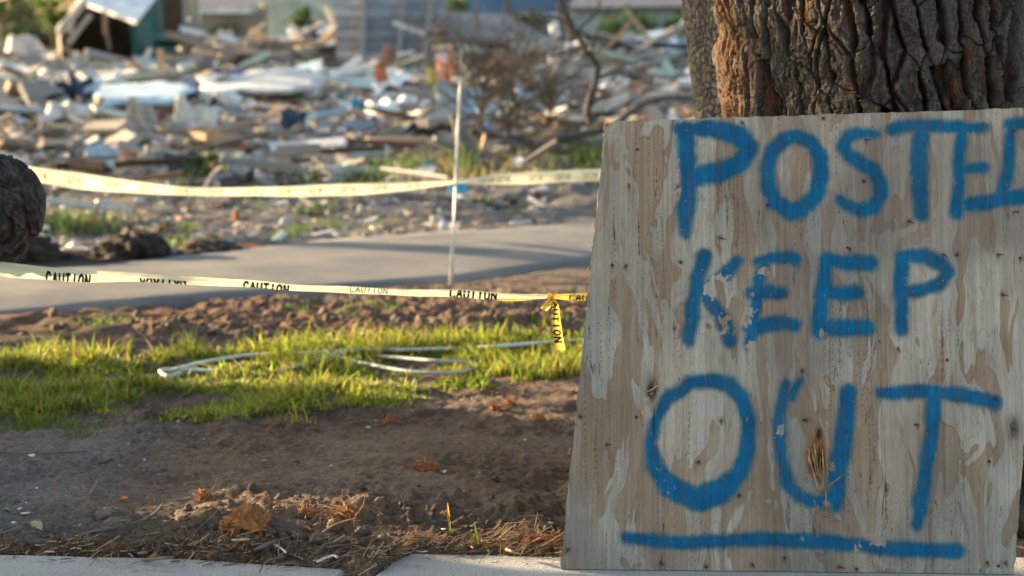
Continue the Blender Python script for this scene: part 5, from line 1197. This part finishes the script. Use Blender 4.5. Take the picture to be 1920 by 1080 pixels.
lay(395, 206, pm(95, 206), 0.8, 'blue_tarp', 'tarp', 'bright blue tarp scrap between the two long sheets', 'tarp', (0.2, 0, 0), 0.28, 0.12, 4)
lay(128, 222, pm(80, 222), 0.8, 'navy_tarp', 'tarp', 'dark navy tarp bundle at the left', 'tarp', (0.5, 0.1, 0), 0.17, 0.22, 5)
lay(733, 230, pm(88, 230), 0.8, 'white_paint', 'cloth', 'white cloth draped on rubble right of the turquoise scrap', 'cloth', (0.45, 0, 0), 0.10, 0.14, 6)
lay(670, 225, pm(24, 225), 0.35, 'cyan_plastic', 'plastic_scrap', 'turquoise scrap left of the white cloth', 'plastic', (0.7, 0.2, 0), 0.12, 0.1, 7)
lay(142, 158, pm(26, 158), 0.4, 'cyan_plastic', 'plastic_scrap', 'small teal scrap in the rubble below the open shed', 'plastic', (0.7, 0.2, 0), 0.10, 0.1, 8)
lay(808, 332, pm(30, 332), 0.25, 'cyan_plastic', 'plastic_scrap', 'light blue scrap left of the thin rod above the tape', 'plastic', (0.6, 0.2, 0), 0.05, 0.1, 8)
lay(860, 370, pm(34, 370), 0.18, 'cyan_plastic', 'plastic_scrap', 'light blue scrap on silt under the tape at the rod', 'plastic', (0.4, 0.2, 0), 0.03, 0.1, 9)
lay(820, 198, pm(40, 198), 0.6, 'yellow_plastic', 'plastic_scrap', 'yellow plastic left of the thin rod', 'plastic', (0.7, 0, 0), 0.2, 0.1, 10)
lay(880, 186, pm(60, 186), 0.3, 'yellow_plastic', 'plastic_scrap', 'thin yellow strip right of the thin rod', 'plastic', (0.3, 0, 0), 0.2, 0.1, 12)
lay(735, 196, pm(70, 196), 0.8, 'white_paint', 'cloth', 'white rag behind the draped white cloth', 'cloth', (0.5, 0, 0), 0.2, 0.1, 13)
lay(265, 262, pm(62, 262), 0.35, 'drywall', 'crumpled_panel', 'crumpled pale panel standing in the left rubble', 'panel', (1.1, 0.3, 0.2), 0.16, 0.25, 14)
lay(365, 260, pm(85, 260), 0.5, 'drywall', 'crumpled_panel', 'tan crumpled panel left of centre in the rubble', 'panel', (0.9, 0.25, 0.1), 0.12, 0.15, 15)
lay(120, 248, pm(80, 248), 0.5, 'white_paint', 'crumpled_panel', 'white crumpled heap under the navy tarp', 'panel', (0.8, 0.25, 0.1), 0.10, 0.2, 16)
lay(545, 258, pm(48, 258), 0.4, 'navy_tarp', 'roofing_scrap', 'dark slate scrap in the middle of the rubble', 'scrap', (1.0, 0.2, 0.1), 0.10, 0.15, 17)
lay(575, 250, pm(30, 250), 0.3, 'white_paint', 'crumpled_panel', 'small white block right of the dark slate scrap', 'panel', (1.0, 0.1, 0.1), 0.12, 0.05, 18)
lay(190, 325, pm(55, 325), 0.25, 'pale_blue_sheet', 'crumpled_panel', 'pale blue panel standing behind the far tape at left', 'panel', (1.2, 0.1, 0.1), 0.12, 0.1, 19)
lay(345, 345, pm(70, 345), 0.3, 'navy_tarp', 'roofing_scrap', 'dark grey slab behind the far tape', 'scrap', (1.0, 0.0, 0.1), 0.08, 0.08, 20)
lay(290, 342, pm(44, 342), 0.3, 'drywall', 'crumpled_panel', 'rounded pale slab left of the dark grey slab', 'panel', (1.1, 0.2, 0.1), 0.08, 0.15, 21)
lay(870, 245, pm(110, 245), 0.45, 'pale_blue_sheet', 'metal_sheet', 'dull blue grey sheet standing behind the thin rod', 'sheet', (1.2, 0.05, 0.1), 0.22, 0.06, 22)
lay(60, 130, pm(110, 130), 1.2, 'white_paint', 'cloth', 'white heap left of the open shed', 'cloth', (0.4, 0.1, 0), 0.3, 0.16, 23)
lay(378, 140, pm(36, 140), 0.8, 'white_paint', 'crumpled_panel', 'pale square panel below the two posts', 'panel', (1.0, 0.5, 0.2), 0.15, 0.04, 24)
lay(430, 112, pm(56, 112), 1.0, 'white_paint', 'crumpled_panel', 'torn white panel right of the two posts', 'panel', (0.8, 0.35, 0.1), 0.3, 0.12, 25)
psl([(-8, 205, 24), (6, 200, 24), (26, 264, 23.6), (-8, 268, 23.6)], 0.04, 'white_paint', 'panel', 'white triangular panel at the left picture edge', 'panel')
psl([(320, 216, 26), (335, 216, 26), (335, 246, 25.8), (319, 246, 25.8)], 0.15, 'white_paint', 'box', 'small cream box standing upright right of centre left', 'box')
# bent gutter strips
for pts, Yd, lab in (([(138, 100), (166, 108), (148, 131)], 42.5, 'bent white strip in the mouth of the open shed'), ([(352, 366), (371, 384), (347, 400), (362, 418)], 16.6, 'zigzag white strip on the silt under the far tape')):
    b = MB(); b.tube([P(x, y, Yd) for x, y in pts], 0.0075 / 1.8 * Yd / 4.2, 5); tag(b.build('gutter_strip', M['white_paint']), lab, 'strip')
# orange and pink rags on twigs
for (px, py, w_, h_, k, lab) in ((714, 138, 24, 34, 'orange_cloth', 'glowing orange rag before the collapsed wall'), (726, 108, 26, 40, 'pink_cloth', 'pinkish rag hanging above the orange one'), (738, 100, 10, 30, 'pink_cloth', 'narrow pink rag tip by the collapsed wall'),
                                (826, 130, 16, 46, 'pink_cloth', 'pink rag left of the pair behind the rod top'), (843, 132, 14, 60, 'orange_cloth', 'peach rag nearest the top of the thin rod')):
    Yd = 27.0 if px < 800 else 24.0
    o = bpy.data.objects.new('rag', sheet_mesh(int(px), M[k], 0.22, 0.02, 'rag')); COL.objects.link(o); o.location = P(px, py, Yd); o.rotation_euler = (R(80), rr(-.4, .4), rr(-.3, .3)); s_ = Yd / F
    o.scale = (w_ * s_, h_ * s_, w_ * s_); tag(o, lab, 'rag')
psl([(818, 98, 26), (840, 100, 26), (838, 120, 26), (817, 118, 26)], 0.03, 'white_paint', 'panel', 'small white square above the peach rag', 'panel')
# stake with blue top
e = empty('stake', P(903, 292, 19.5), 'pale wooden stake with a blue tip right of the thin rod', 'stake')
b = MB(); b.tube([P(903, 294, 19.5), P(908, 265, 19.5), P(912, 244, 19.5)], 0.022, 4); b.build('shaft', M['tan_wood'], e)
mk('blue_tip', (0.10, 0.35, 0.75), scale=8, amt=0.1); b = MB(); b.tube([P(912, 244, 19.5), P(916, 233, 19.5)], 0.026, 4); b.build('painted_tip', M['blue_tip'], e)

# open shed wreck
sh = empty('wrecked_shed', P(190, 132, 43), 'half collapsed shed with pale roof, dark open front and green side', 'shed')
def part(pts, t, k, name, par):
    b = MB(); b.slab([P(x, y, Yd) for x, y, Yd in pts], t); return b.build(name, M[k], par)
part([(152, 2, 43.6), (255, 40, 42.4), (312, -30, 46.5), (215, -75, 48)], 0.06, 'white_paint', 'roof', sh)
part([(256, 44, 42.6), (303, -14, 46.2), (312, 64, 46.0), (283, 112, 44.2), (262, 117, 42.8)], 0.12, 'teal_paint', 'side_wall', sh)
part([(118, 135, 47), (262, 135, 47), (262, 20, 47), (150, -5, 47)], 0.05, 'dark_shaded_wood', 'back_wall', sh)  # interior shade painted into the wall colour
part([(212, 135, 45.9), (262, 135, 44.4), (256, 44, 44.0), (212, 22, 45.8)], 0.05, 'dark_shaded_wood', 'inner_boarding', sh)
part([(117, 135, 43.2), (128, 135, 43.2), (128, 60, 43.2), (112, 66, 43.2)], 0.1, 'dark_shaded_wood', 'corner_post', sh)
part([(112, 66, 43.2), (118, 135, 43.2), (112, 135, 47), (108, 60, 47)], 0.05, 'weathered_wood', 'left_wall', sh)
part([(110, 66, 43.3), (158, 2, 43.7), (150, -12, 47.5), (104, 55, 47.5)], 0.05, 'grey_panel', 'roof', sh)
for (a, c, w_) in (((112, 62), (160, 4), 12), ((128, 82), (170, 28), 10), ((196, 20), (197, 64), 9), ((200, 60), (206, 92), 5), ((247, 44), (262, 116), 9)):
    o = ppl(a, c, w_, 42.9, 'grey_panel' if a[0] < 150 else ('tan_wood' if a[0] == 196 else 'weathered_wood'), None, name='loose_board', cat=None); mw = o.matrix_world.copy(); o.parent = sh; o.matrix_parent_inverse = Matrix.Translation(-sh.location); o.matrix_basis = mw
    for q in ('label', 'category'):
        if q in o: del o[q]
ch = empty('green_chest', P(315, 110, 43), 'dark green chest right of the open shed', 'chest')
part([(298, 66, 43.4), (340, 66, 43.2), (350, 74, 42.8), (347, 104, 42.6), (282, 112, 42.4), (274, 96, 42.6)], 0.9, 'teal_paint', 'body', ch)
b = MB(); b.slab([P(296, 63, 43.5), P(342, 63, 43.3), P(352, 72, 42.75), P(286, 73, 42.6)], 0.05); b.build('lid', M['teal_paint'], ch)
# posts and brown panel
psl([(303, -20, 45.5), (344, -20, 45.5), (344, 62, 45.5), (306, 60, 45.5)], 0.06, 'brown_wood', 'panel', 'dark brown wall panel behind the green chest', 'panel')
ppl((352, 104), (350, -40), 15, 43.5, 'weathered_wood', 'tan square post, the left of two before the house', name='post', cat='post', th=0.15)
ppl((369, 104), (367, -40), 11, 43.5, 'grey_panel', 'grey square post, the right of two before the house', name='post', cat='post', th=0.12)
# house with white eave and sage gable
ho = empty('house', P(500, 100, 62), 'pale house with grey roof and white eave behind the two posts', 'house')
part([(376, 118, 60), (500, 118, 60), (500, 14, 60), (376, 14, 60)], 0.2, 'house_wall', 'wall', ho)
part([(494, 118, 61), (645, 118, 61), (645, -30, 61), (494, -30, 61)], 0.2, 'sage_wall', 'gable_wall', ho)
part([(374, 11, 59.3), (470, 11, 59.3), (500, -20, 63), (374, -20, 63)], 0.08, 'roof_shingle', 'roof', ho)
part([(374, 12, 59.2), (470, 12, 59.2), (470, 25, 59.2), (374, 25, 59.2)], 0.08, 'white_paint', 'fascia', ho)
part([(467, 14, 59.2), (496, -14, 59.2), (504, -10, 59.2), (474, 24, 59.2)], 0.08, 'white_paint', 'fascia', ho)
part([(556, -8, 60.2), (566, -14, 60.2), (634, 22, 60.2), (627, 32, 60.2)], 0.1, 'white_paint', 'rake_board', ho)
part([(408, 45, 59.85), (448, 45, 59.85), (448, 84, 59.85), (408, 84, 59.85)], 0.05, 'brown_wood', 'window', ho)
psl([(538, 50, 48), (632, 46, 48), (630, 78, 46), (545, 76, 46)], 0.08, 'pale_blue_sheet', 'panel', 'pale blue white slab in front of the sage gable', 'panel')
# big collapsed wall
cw = empty('collapsed_wall', P(715, 150, 38), 'big grey boarded wall leaning back with upright battens', 'wall')
boards = [(-30, 41.6), (-10, 41.2), (10, 40.8), (30, 40.4), (50, 40.0), (70, 39.6), (90, 39.2), (108, 38.8), (126, 38.4), (144, 38.0), (160, 37.7)]
for i, ((y0, Y0), (y1, Y1)) in enumerate(zip(boards[:-1], boards[1:])):
    xl = 628 + (6 if i > 6 else 0) + random.uniform(-3, 3) + (28 if i > 7 else 0); xr_ = 838 - i * 4 + random.uniform(-8, 8)
    part([(xl, y0 + 0.8, Y0), (xr_, y0 + 0.8 + 2, Y0), (xr_, y1 + 2.5, Y1 - 0.05), (xl, y1, Y1 - 0.05)], 0.04, 'grey_panel', 'siding_board', cw)
for (a, c, w_) in (((684, -40), (676, 158), 8), ((760, -40), (742, 158), 7), ((812, -40), (790, 160), 9)):
    b = MB(); b.slab([P(a[0] - w_ / 2, a[1], 41.4), P(a[0] + w_ / 2, a[1], 41.4), P(c[0] + w_ / 2, c[1], 37.5), P(c[0] - w_ / 2, c[1], 37.5)], 0.16); b.build('batten', M['weathered_wood'], cw)
psl([(815, 22, 42), (945, 24, 43), (1035, 74, 41), (822, 72, 41)], 0.1, 'grey_panel', 'roof_section', 'fallen grey roof section right of the collapsed wall', 'roof section')
psl([(845, 78, 41.5), (960, 78, 41.5), (950, 108, 41), (850, 108, 41)], 0.1, 'brown_wood', 'panel', 'dark brown panel under the fallen roof section', 'panel')
psl([(530, 92, 40), (660, 84, 40), (655, 128, 39.5), (520, 125, 39.5)], 0.1, 'dark_panel', 'panel', 'black panel standing in for shade in the hollow left of the grey wall', 'panel')  # dark sheet put in as the shade of the hollow
psl([(395, 118, 41), (470, 110, 41), (460, 135, 40), (380, 138, 40)], 0.1, 'dark_panel', 'panel', 'black panel standing in for shade below the two posts', 'panel')  # dark sheet in place of the shade under the posts
psl([(470, 80, 42), (635, 74, 42), (650, 96, 41), (480, 104, 41)], 0.12, 'weathered_wood', 'roof_section', 'flattened brown roof edge over the dark hollow', 'roof section')
for i in range(14):
    px = rr(640, 1040); y0 = rr(60, 150) if px < 830 else rr(60, 110); ln = rr(25, 90); a = rr(-1.1, 1.1) + (1.57 if rr(0, 1) < .35 else 0)
    ppl((px, y0), (px + ln * math.cos(a), y0 - abs(ln * math.sin(a)) * .6), rr(4, 9), 37.2 if px < 830 else 39.5, random.choice(['weathered_wood', 'grey_panel', 'tan_wood', 'brown_wood', 'white_paint']), 'loose board fallen against the grey boarded wreck')['group'] = 'loose boards against the grey wreck'
# blue house and pale house, far right
bh = empty('house', P(960, 80, 68), 'low blue walled building behind the stumps', 'house')
part([(868, 90, 66), (1075, 90, 66), (1075, -40, 66), (868, -40, 66)], 0.2, 'blue_wall', 'wall', bh)
part([(870, 25, 65.5), (1075, 25, 65.5), (1075, 32, 65.5), (870, 32, 65.5)], 0.1, 'white_paint', 'sill_board', bh)
wh = empty('house', P(1170, 90, 62), 'pale blue white building left of the right trees', 'house')
part([(1075, 100, 63), (1310, 100, 63), (1310, 12, 63), (1075, 12, 63)], 0.2, 'pale_blue_sheet', 'wall', wh)
part([(1060, 14, 62.5), (1310, 10, 62.5), (1290, -24, 66), (1100, -24, 66)], 0.1, 'roof_shingle', 'roof', wh)
part([(1180, 30, 62.7), (1215, 30, 62.7), (1215, 52, 62.7), (1180, 52, 62.7)], 0.1, 'dark_panel', 'window', wh)
psl([(1020, 74, 46), (1255, 66, 46), (1245, 84, 44), (1035, 104, 44)], 0.15, 'white_paint', 'panel', 'broad white slab lying before the pale building', 'panel')
psl([(1030, 40, 47), (1044, 38, 47), (1060, 92, 46), (1040, 92, 46)], 0.15, 'white_paint', 'panel', 'upright white slab leaning right of the stumps', 'panel')
psl([(1210, 60, 45), (1262, 56, 45), (1282, 110, 42), (1250, 108, 42)], 0.1, 'pale_blue_sheet', 'panel', 'pale sheet leaning just left of the slender tree', 'panel')
for (x0, y0, x1, y1, w_, lab) in ((951, 50, 950, -8, 11, 'tall dark stump, the leftmost of the three'), (978, 58, 970, 26, 10, 'short dark stump between the two others'), (1004, 66, 996, 22, 10, 'slanted dark stump, the right of the three'), (1078, 70, 1050, 5, 18, 'thick brown broken trunk right of the three stumps')):
    b = MB(); r_ = w_ / 2 / F * 45; q = smooth_path([P(x0, y0 + 8, 45), P((x0 + x1) / 2 + 1, (y0 + y1) / 2, 45), P(x1, y1, 45)], 3); b.tube(q, [r_ * (1.2 - 0.3 * i / len(q)) for i in range(len(q))], 8, jit=0.15)
    tag(b.build('stump', M['far_bark']), lab, 'stump')
# driftwood logs and roots at the right of the field
def log(pts, Yd, r_, k, lab, name='driftwood_log', cat='log', forks=()):
    b = MB()
    for j, pp in enumerate([pts] + list(forks)):
        q = smooth_path([P(x, y, Yd + (dy[0] if dy else 0)) for x, y, *dy in pp], 5); ra = r_ * (1 if j == 0 else 0.6)
        b.tube(q, [ra * (1.1 - 0.6 * i / (len(q) - 1)) for i in range(len(q))], 9, jit=0.15)
    tag(b.build(name, M[k]), lab, cat)
log([(888, 302), (878, 275), (862, 245), (850, 215)], 19.0, 0.075, 'driftwood', 'dark upright root arching right of the thin rod', forks=([(880, 280), (900, 292), (925, 300)],))
log([(965, 312), (990, 292), (1020, 272), (1060, 258), (1110, 248), (1150, 240)], 19.0, 0.055, 'driftwood', 'grey driftwood log slanting toward the sign', forks=([(1020, 272), (1050, 285), (1080, 278)], [(1000, 285), (980, 265), (950, 255)]))
log([(1060, 262), (1085, 238), (1110, 222), (1150, 212)], 21.0, 0.035, 'driftwood', 'second grey limb above the slanting driftwood log')
log([(1150, 240), (1180, 212), (1215, 192), (1260, 184), (1330, 180)], 22.0, 0.045, 'driftwood', 'arching dark limb just above the top left of the sign')
log([(1070, 203), (1100, 212), (1140, 217), (1200, 214), (1260, 208)], 24.0, 0.05, 'bark_grey', 'brown log behind the sapling', forks=([(1080, 206), (1068, 196), (1066, 188)],))
log([(900, 240), (950, 262), (985, 300)], 19.5, 0.035, 'driftwood', 'thin dark branch crossing behind the stake')
# bare sapling and twiggy shrub
def sapling(name, pts, Yd, r0, lab, cat, nbr=10, seed=1, mt='bark_grey', up_=0.5, L_b=0.6):
    r = random.Random(seed); e = empty(name, P(pts[0][0], pts[0][1], Yd), lab, cat); b = MB(); q = smooth_path([P(x, y, Yd) for x, y in pts], 6)
    b.tube(q, [r0 * (1 - 0.6 * i / (len(q) - 1)) for i in range(len(q))], 7, jit=0.1); b.build('stem', M[mt], e)
    b = MB()
    for _ in range(nbr):
        i = r.randrange(2, len(q)); p = q[i].copy(); d = Vector((r.uniform(-1, 1), r.uniform(-.6, .6), r.uniform(-.1, 1) * up_ + .1)).normalized(); ps = [p.copy()]
        for _k in range(6):
            p = p + d * L_b / 6 * r.uniform(.6, 1.3); d = (d + Vector((r.uniform(-.5, .5), r.uniform(-.3, .3), r.uniform(-.35, .45)))).normalized(); ps.append(p.copy())
            if r.random() < 0.5:
                p2 = p.copy(); d2 = (d + Vector((r.uniform(-1, 1), r.uniform(-.5, .5), r.uniform(-.6, .9)))).normalized(); b.tube([p2, p2 + d2 * L_b * .15, p2 + d2 * L_b * .3 + Vector((0, 0, r.uniform(-.05, .08)))], [r0 * .14, r0 * .1, r0 * .06], 4)
        b.tube(ps, [r0 * .38 * (1 - .75 * k / 6) for k in range(7)], 5)
    b.build('branches', M[mt], e)
sapling('sapling', [(1108, 232), (1102, 210), (1108, 180), (1118, 150), (1121, 125), (1110, 108), (1098, 95), (1090, 78), (1078, 60), (1066, 35), (1056, 8), (1050, -30)], 17.5, 0.034, 'bare crooked sapling between the shrub and the big tree', 'sapling', 9, 3, L_b=0.5)
for k, (px, py, hpx, lab) in enumerate(((905, 262, 130, 'bare twiggy shrub right behind the thin rod'), (960, 270, 140, 'bare twiggy shrub behind the slanting driftwood'), (1030, 262, 110, 'bare twiggy shrub left of the sapling'), (830, 200, 110, 'pale bare twigs behind the rags'))):
    sapling('shrub', [(px, py + 16), (px - 6, py - hpx * .25), (px + 4, py - hpx * .6), (px - 10, py - hpx)], 20 + k * .7 + (4 if k == 3 else 0), 0.022, lab, 'shrub', 46 if k < 3 else 16, 11 + k, 'twig', 0.7, 0.85)
# rust stem at the left
sapling('dead_stem', [(172, 442), (176, 420), (182, 395), (188, 372), (198, 355)], 14.6, 0.012, 'thin reddish dead stem beside the left grass tuft', 'stem', 3, 5, 'root', 0.6, 0.12)

# ---------------------------------------------------------------- foliage
def leaf_cloud(mb, c, rad, n_, ls, seed, squash=0.8, clumps=14):
    r = random.Random(seed); cs = []
    for _ in range(clumps):
        d = Vector((r.gauss(0, 1), r.gauss(0, 1), r.gauss(0, 1))).normalized() * rad * r.uniform(.25, .85); d.z *= squash; cs.append((Vector(c) + d, rad * r.uniform(.22, .42)))
    for _ in range(n_):
        cc, cr = r.choice(cs); p = cc + Vector((r.gauss(0, 1), r.gauss(0, 1), r.gauss(0, 1))) * cr * .55
        a = Vector((r.uniform(-1, 1), r.uniform(-1, 1), r.uniform(-1, 1))).normalized(); b_ = a.cross(Vector((r.uniform(-1, 1), r.uniform(-1, 1), 1))).normalized(); s_ = ls * r.uniform(.6, 1.4)
        mb.add([p - a * s_, p + b_ * s_ * .45, p + a * s_, p - b_ * s_ * .45], [(0, 1, 2, 3)])
def tree(name, x, y, h_, cr, lab, n_=2500, ls=0.12, seed=1, mt='leaf_green', r0=0.16, cz=None, clumps=16, group=None, squash=.8):
    z0 = gz(x, y); e = empty(name, (x, y, z0), lab, 'tree', group); r = random.Random(seed); b = MB()
    q = smooth_path([(x, y, z0 - .1), (x + r.uniform(-.1, .1), y, z0 + h_ * .3), (x + r.uniform(-.25, .25), y, z0 + h_ * .6), (x + r.uniform(-.3, .3), y, z0 + h_ * .95)], 5)
    b.tube(q, [r0 * (1.2 - .95 * i / (len(q) - 1)) for i in range(len(q))], 9, jit=.08)
    for _ in range(9):
        p = q[r.randrange(len(q) // 3, len(q) - 1)].copy(); d = Vector((r.uniform(-1, 1), r.uniform(-1, 1), r.uniform(.1, .9))).normalized(); ps = [p.copy()]
        for _k in range(4): p = p + d * cr * .28; d = (d + Vector((r.uniform(-.4, .4), r.uniform(-.4, .4), r.uniform(-.2, .3)))).normalized(); ps.append(p.copy())
        b.tube(ps, [r0 * .35 * (1 - .2 * k) for k in range(5)], 6)
    b.build('trunk', M['far_bark'], e)
    b = MB(); leaf_cloud(b, (x, y, cz or (z0 + h_ * .75)), cr, n_, ls, seed, squash, clumps); b.build('crown', M[mt], e)
tree('tree', -18.5, 82, 8, 3.2, 'hazy tree far off at the top left corner', 1500, 0.22, 21, 'leaf_green', .3)
tree('tree', -15.6, 90, 9, 3.0, 'far tree left of the open shed, in front of bright sky', 1200, 0.22, 22, 'leaf_green', .3)
tree('tree', -13.2, 75, 7, 2.2, 'thin far tree nearest the open shed', 800, 0.2, 23, 'leaf_green', .22)
tree('tree', -21.5, 95, 9, 4.0, 'spreading far tree cut by the left picture edge', 1700, 0.25, 24, 'leaf_green', .3)
tree('tree', -11.0, 110, 11, 4.0, 'tree rising behind the shed roof', 1700, 0.25, 25, 'leaf_green', .3)
tree('tree', 3.0, 105, 10, 5.0, 'tree behind the blue building', 2200, 0.25, 26, 'leaf_green', .3)
tree('tree', 8.5, 98, 10, 5.0, 'tree behind the pale building at right', 2200, 0.25, 27, 'leaf_green', .3)
tree('tree', -4.5, 108, 11, 5.0, 'tree behind the sage gable', 2200, 0.25, 28, 'leaf_green', .3)
def bush(px, py, Yd, rad, lab, mt='leaf_green', n_=500, ls=.06, seed=1, sq=1.0):
    b = MB(); c = P(px, py, Yd); leaf_cloud(b, c, rad, n_, ls, seed, sq, 9); b.tube([(c.x, c.y, gz(c.x, c.y) - .05), (c.x, c.y, c.z)], [.03, .02], 5)
    tag(b.build('bush', M[mt]), lab, 'bush')
bush(97, 20, 46, .40, 'green bush at the top left before the bright gaps', 'bright_leaf', 420, .07, 31, 1.3)
bush(558, 34, 47, .28, 'small yellow green bush before the sage gable', 'bright_leaf', 300, .06, 32, 1.3)
bush(860, 18, 47, .55, 'loose green bush left of the three stumps', 'leaf_green', 420, .07, 33, .5)
bush(990, 46, 48, .5, 'low green bush around the three stumps', 'leaf_green', 500, .07, 34, .5)
bush(1165, 52, 46, .55, 'leafy green bush before the pale building', 'leaf_green', 520, .07, 35, .7)
bush(1205, 52, 47, .35, 'small green bush right of the leafy one', 'leaf_green', 260, .07, 36, .8)
bush(1268, 42, 47, .35, 'green bush touching the slender tree edge', 'leaf_green', 300, .07, 37, .9)
bush(420, 68, 56, .4, 'dull green weeds at the foot of the house wall', 'leaf_green', 260, .07, 38, .5)
for i, (px, py, Yd, rad, lab) in enumerate(((15, 30, 66, 1.1, 'brown green thicket at the top left corner'), (68, 26, 70, 1.1, 'dim thicket between the corner and the round green bush'), (142, 24, 68, .9, 'dim thicket touching the shed roof edge'),
                                        (35, 70, 60, .6, 'low dark scrub above the white heap'), (100, 66, 60, .7, 'dark scrub under the round green bush'))):
    bush(px, py, Yd, rad, lab, 'leaf_green' if i % 2 else 'dry_brush', 650, .08, 60 + i, .9)
# dark far earth bank at the upper left
b = MB()
for i in range(30):
    x = -22 + i * 0.5; b.tube([(x, 56 + rr(-1, 1), 0.1), (x + rr(-.5, .5), 56, rr(.5, 1.1))], [rr(.1, .3), .05], 6, jit=.3)
tag(b.build('brush_heap', M['bark_grey']), 'low dark heap of brush left of the shed in the distance', 'brush', kind='stuff')

# ---------------------------------------------------------------- unseen fence and trees added left of the frame to cast shade
sa = (-math.sin(R(SUN_AZ)), math.cos(R(SUN_AZ))); na = (math.cos(R(SUN_AZ)), math.sin(R(SUN_AZ)))
def QA(q, a): return (q * na[0] + a * sa[0], q * na[1] + a * sa[1])
b = MB(); x, y = QA(5.95, 8.6)
e = empty('tree', (x, y, 0), 'unseen small tree added outside the left edge to dapple the big trunk', 'tree')  # added out of view so its leaves dapple the big trunk
b.tube(smooth_path([(x - .35, y - .2, -.05), (x - .32, y - .2, 1.2), (x - .1, y - .1, 2.2), (x, y, 2.7)], 4), .03, 7); b.build('trunk', M['far_bark'], e)
b = MB(); leaf_cloud(b, (x, y, 2.62), .46, 520, .045, 91, .75, 16); b.build('crown', M['leaf_green'], e)
tree('tree', *QA(7.65, 14.0), 4.6, .75, 'unseen slim tree added outside the left edge to shade the slender trunk', 1500, .07, 77, 'leaf_green', .06, cz=3.75, clumps=16)  # added out of view to keep sun off the slender trunk
fe = empty('added_shade_fence', (*QA(4.5, 8.5), 0), 'unseen low board fence added outside the left edge to shade the foreground', 'fence')  # unseen light blocker added to shade the foreground
rotz = math.atan2(na[1], na[0]); RZ = Matrix.Rotation(rotz, 3, 'Z')
q = -0.5
while q < 6.93:
    w_ = 0.14; gaps = []
    if 5.10 < q < 5.40: gaps = [(0.98, 2.75)]  # opening shaped to pass a sunbeam onto clod, slab and sign edge
    x, y = QA(q + .07, 8.5 + rr(-.01, .01)); b = MB(); segs = []; z0 = -0.05; topz = 1.50 + rr(-.05, .05)
    for g0, g1 in gaps: segs.append((z0, g0 + rr(-.05, .05))); z0 = None
    if z0 is not None: segs.append((z0, topz))
    for s0, s1 in segs: b.box((x, y, (s0 + s1) / 2), (w_ + .004, .022, s1 - s0), RZ)
    b.build('board', M['weathered_wood'], fe); q += w_
for z_ in (0.3, 0.9):
    b = MB(); x, y = QA(3.2, 8.56); b.box((x, y, z_), (7.3, .05, .09), RZ); b.build('rail', M['weathered_wood'], fe)
for i, (q, a, h_, cr, n_) in enumerate(((11.6, 12.5, 5.5, 1.7, 2600), (14.6, 15.0, 6, 2.1, 2600), (18.5, 18.0, 6.5, 2.4, 2600), (23.5, 24.0, 7, 2.8, 2400), (30, 30, 8, 3.2, 2400), (38, 34, 8, 3.2, 2200))):
    x, y = QA(q, a)
    tree('tree', x, y, h_, cr, 'unseen broad tree added outside the left edge to shade the rubble', n_, 0.16, 40 + i, 'leaf_green', .2, cz=h_ * .52, clumps=22, group='unseen trees added outside the left edge for shade')  # added out of view to break up the sun over the rubble
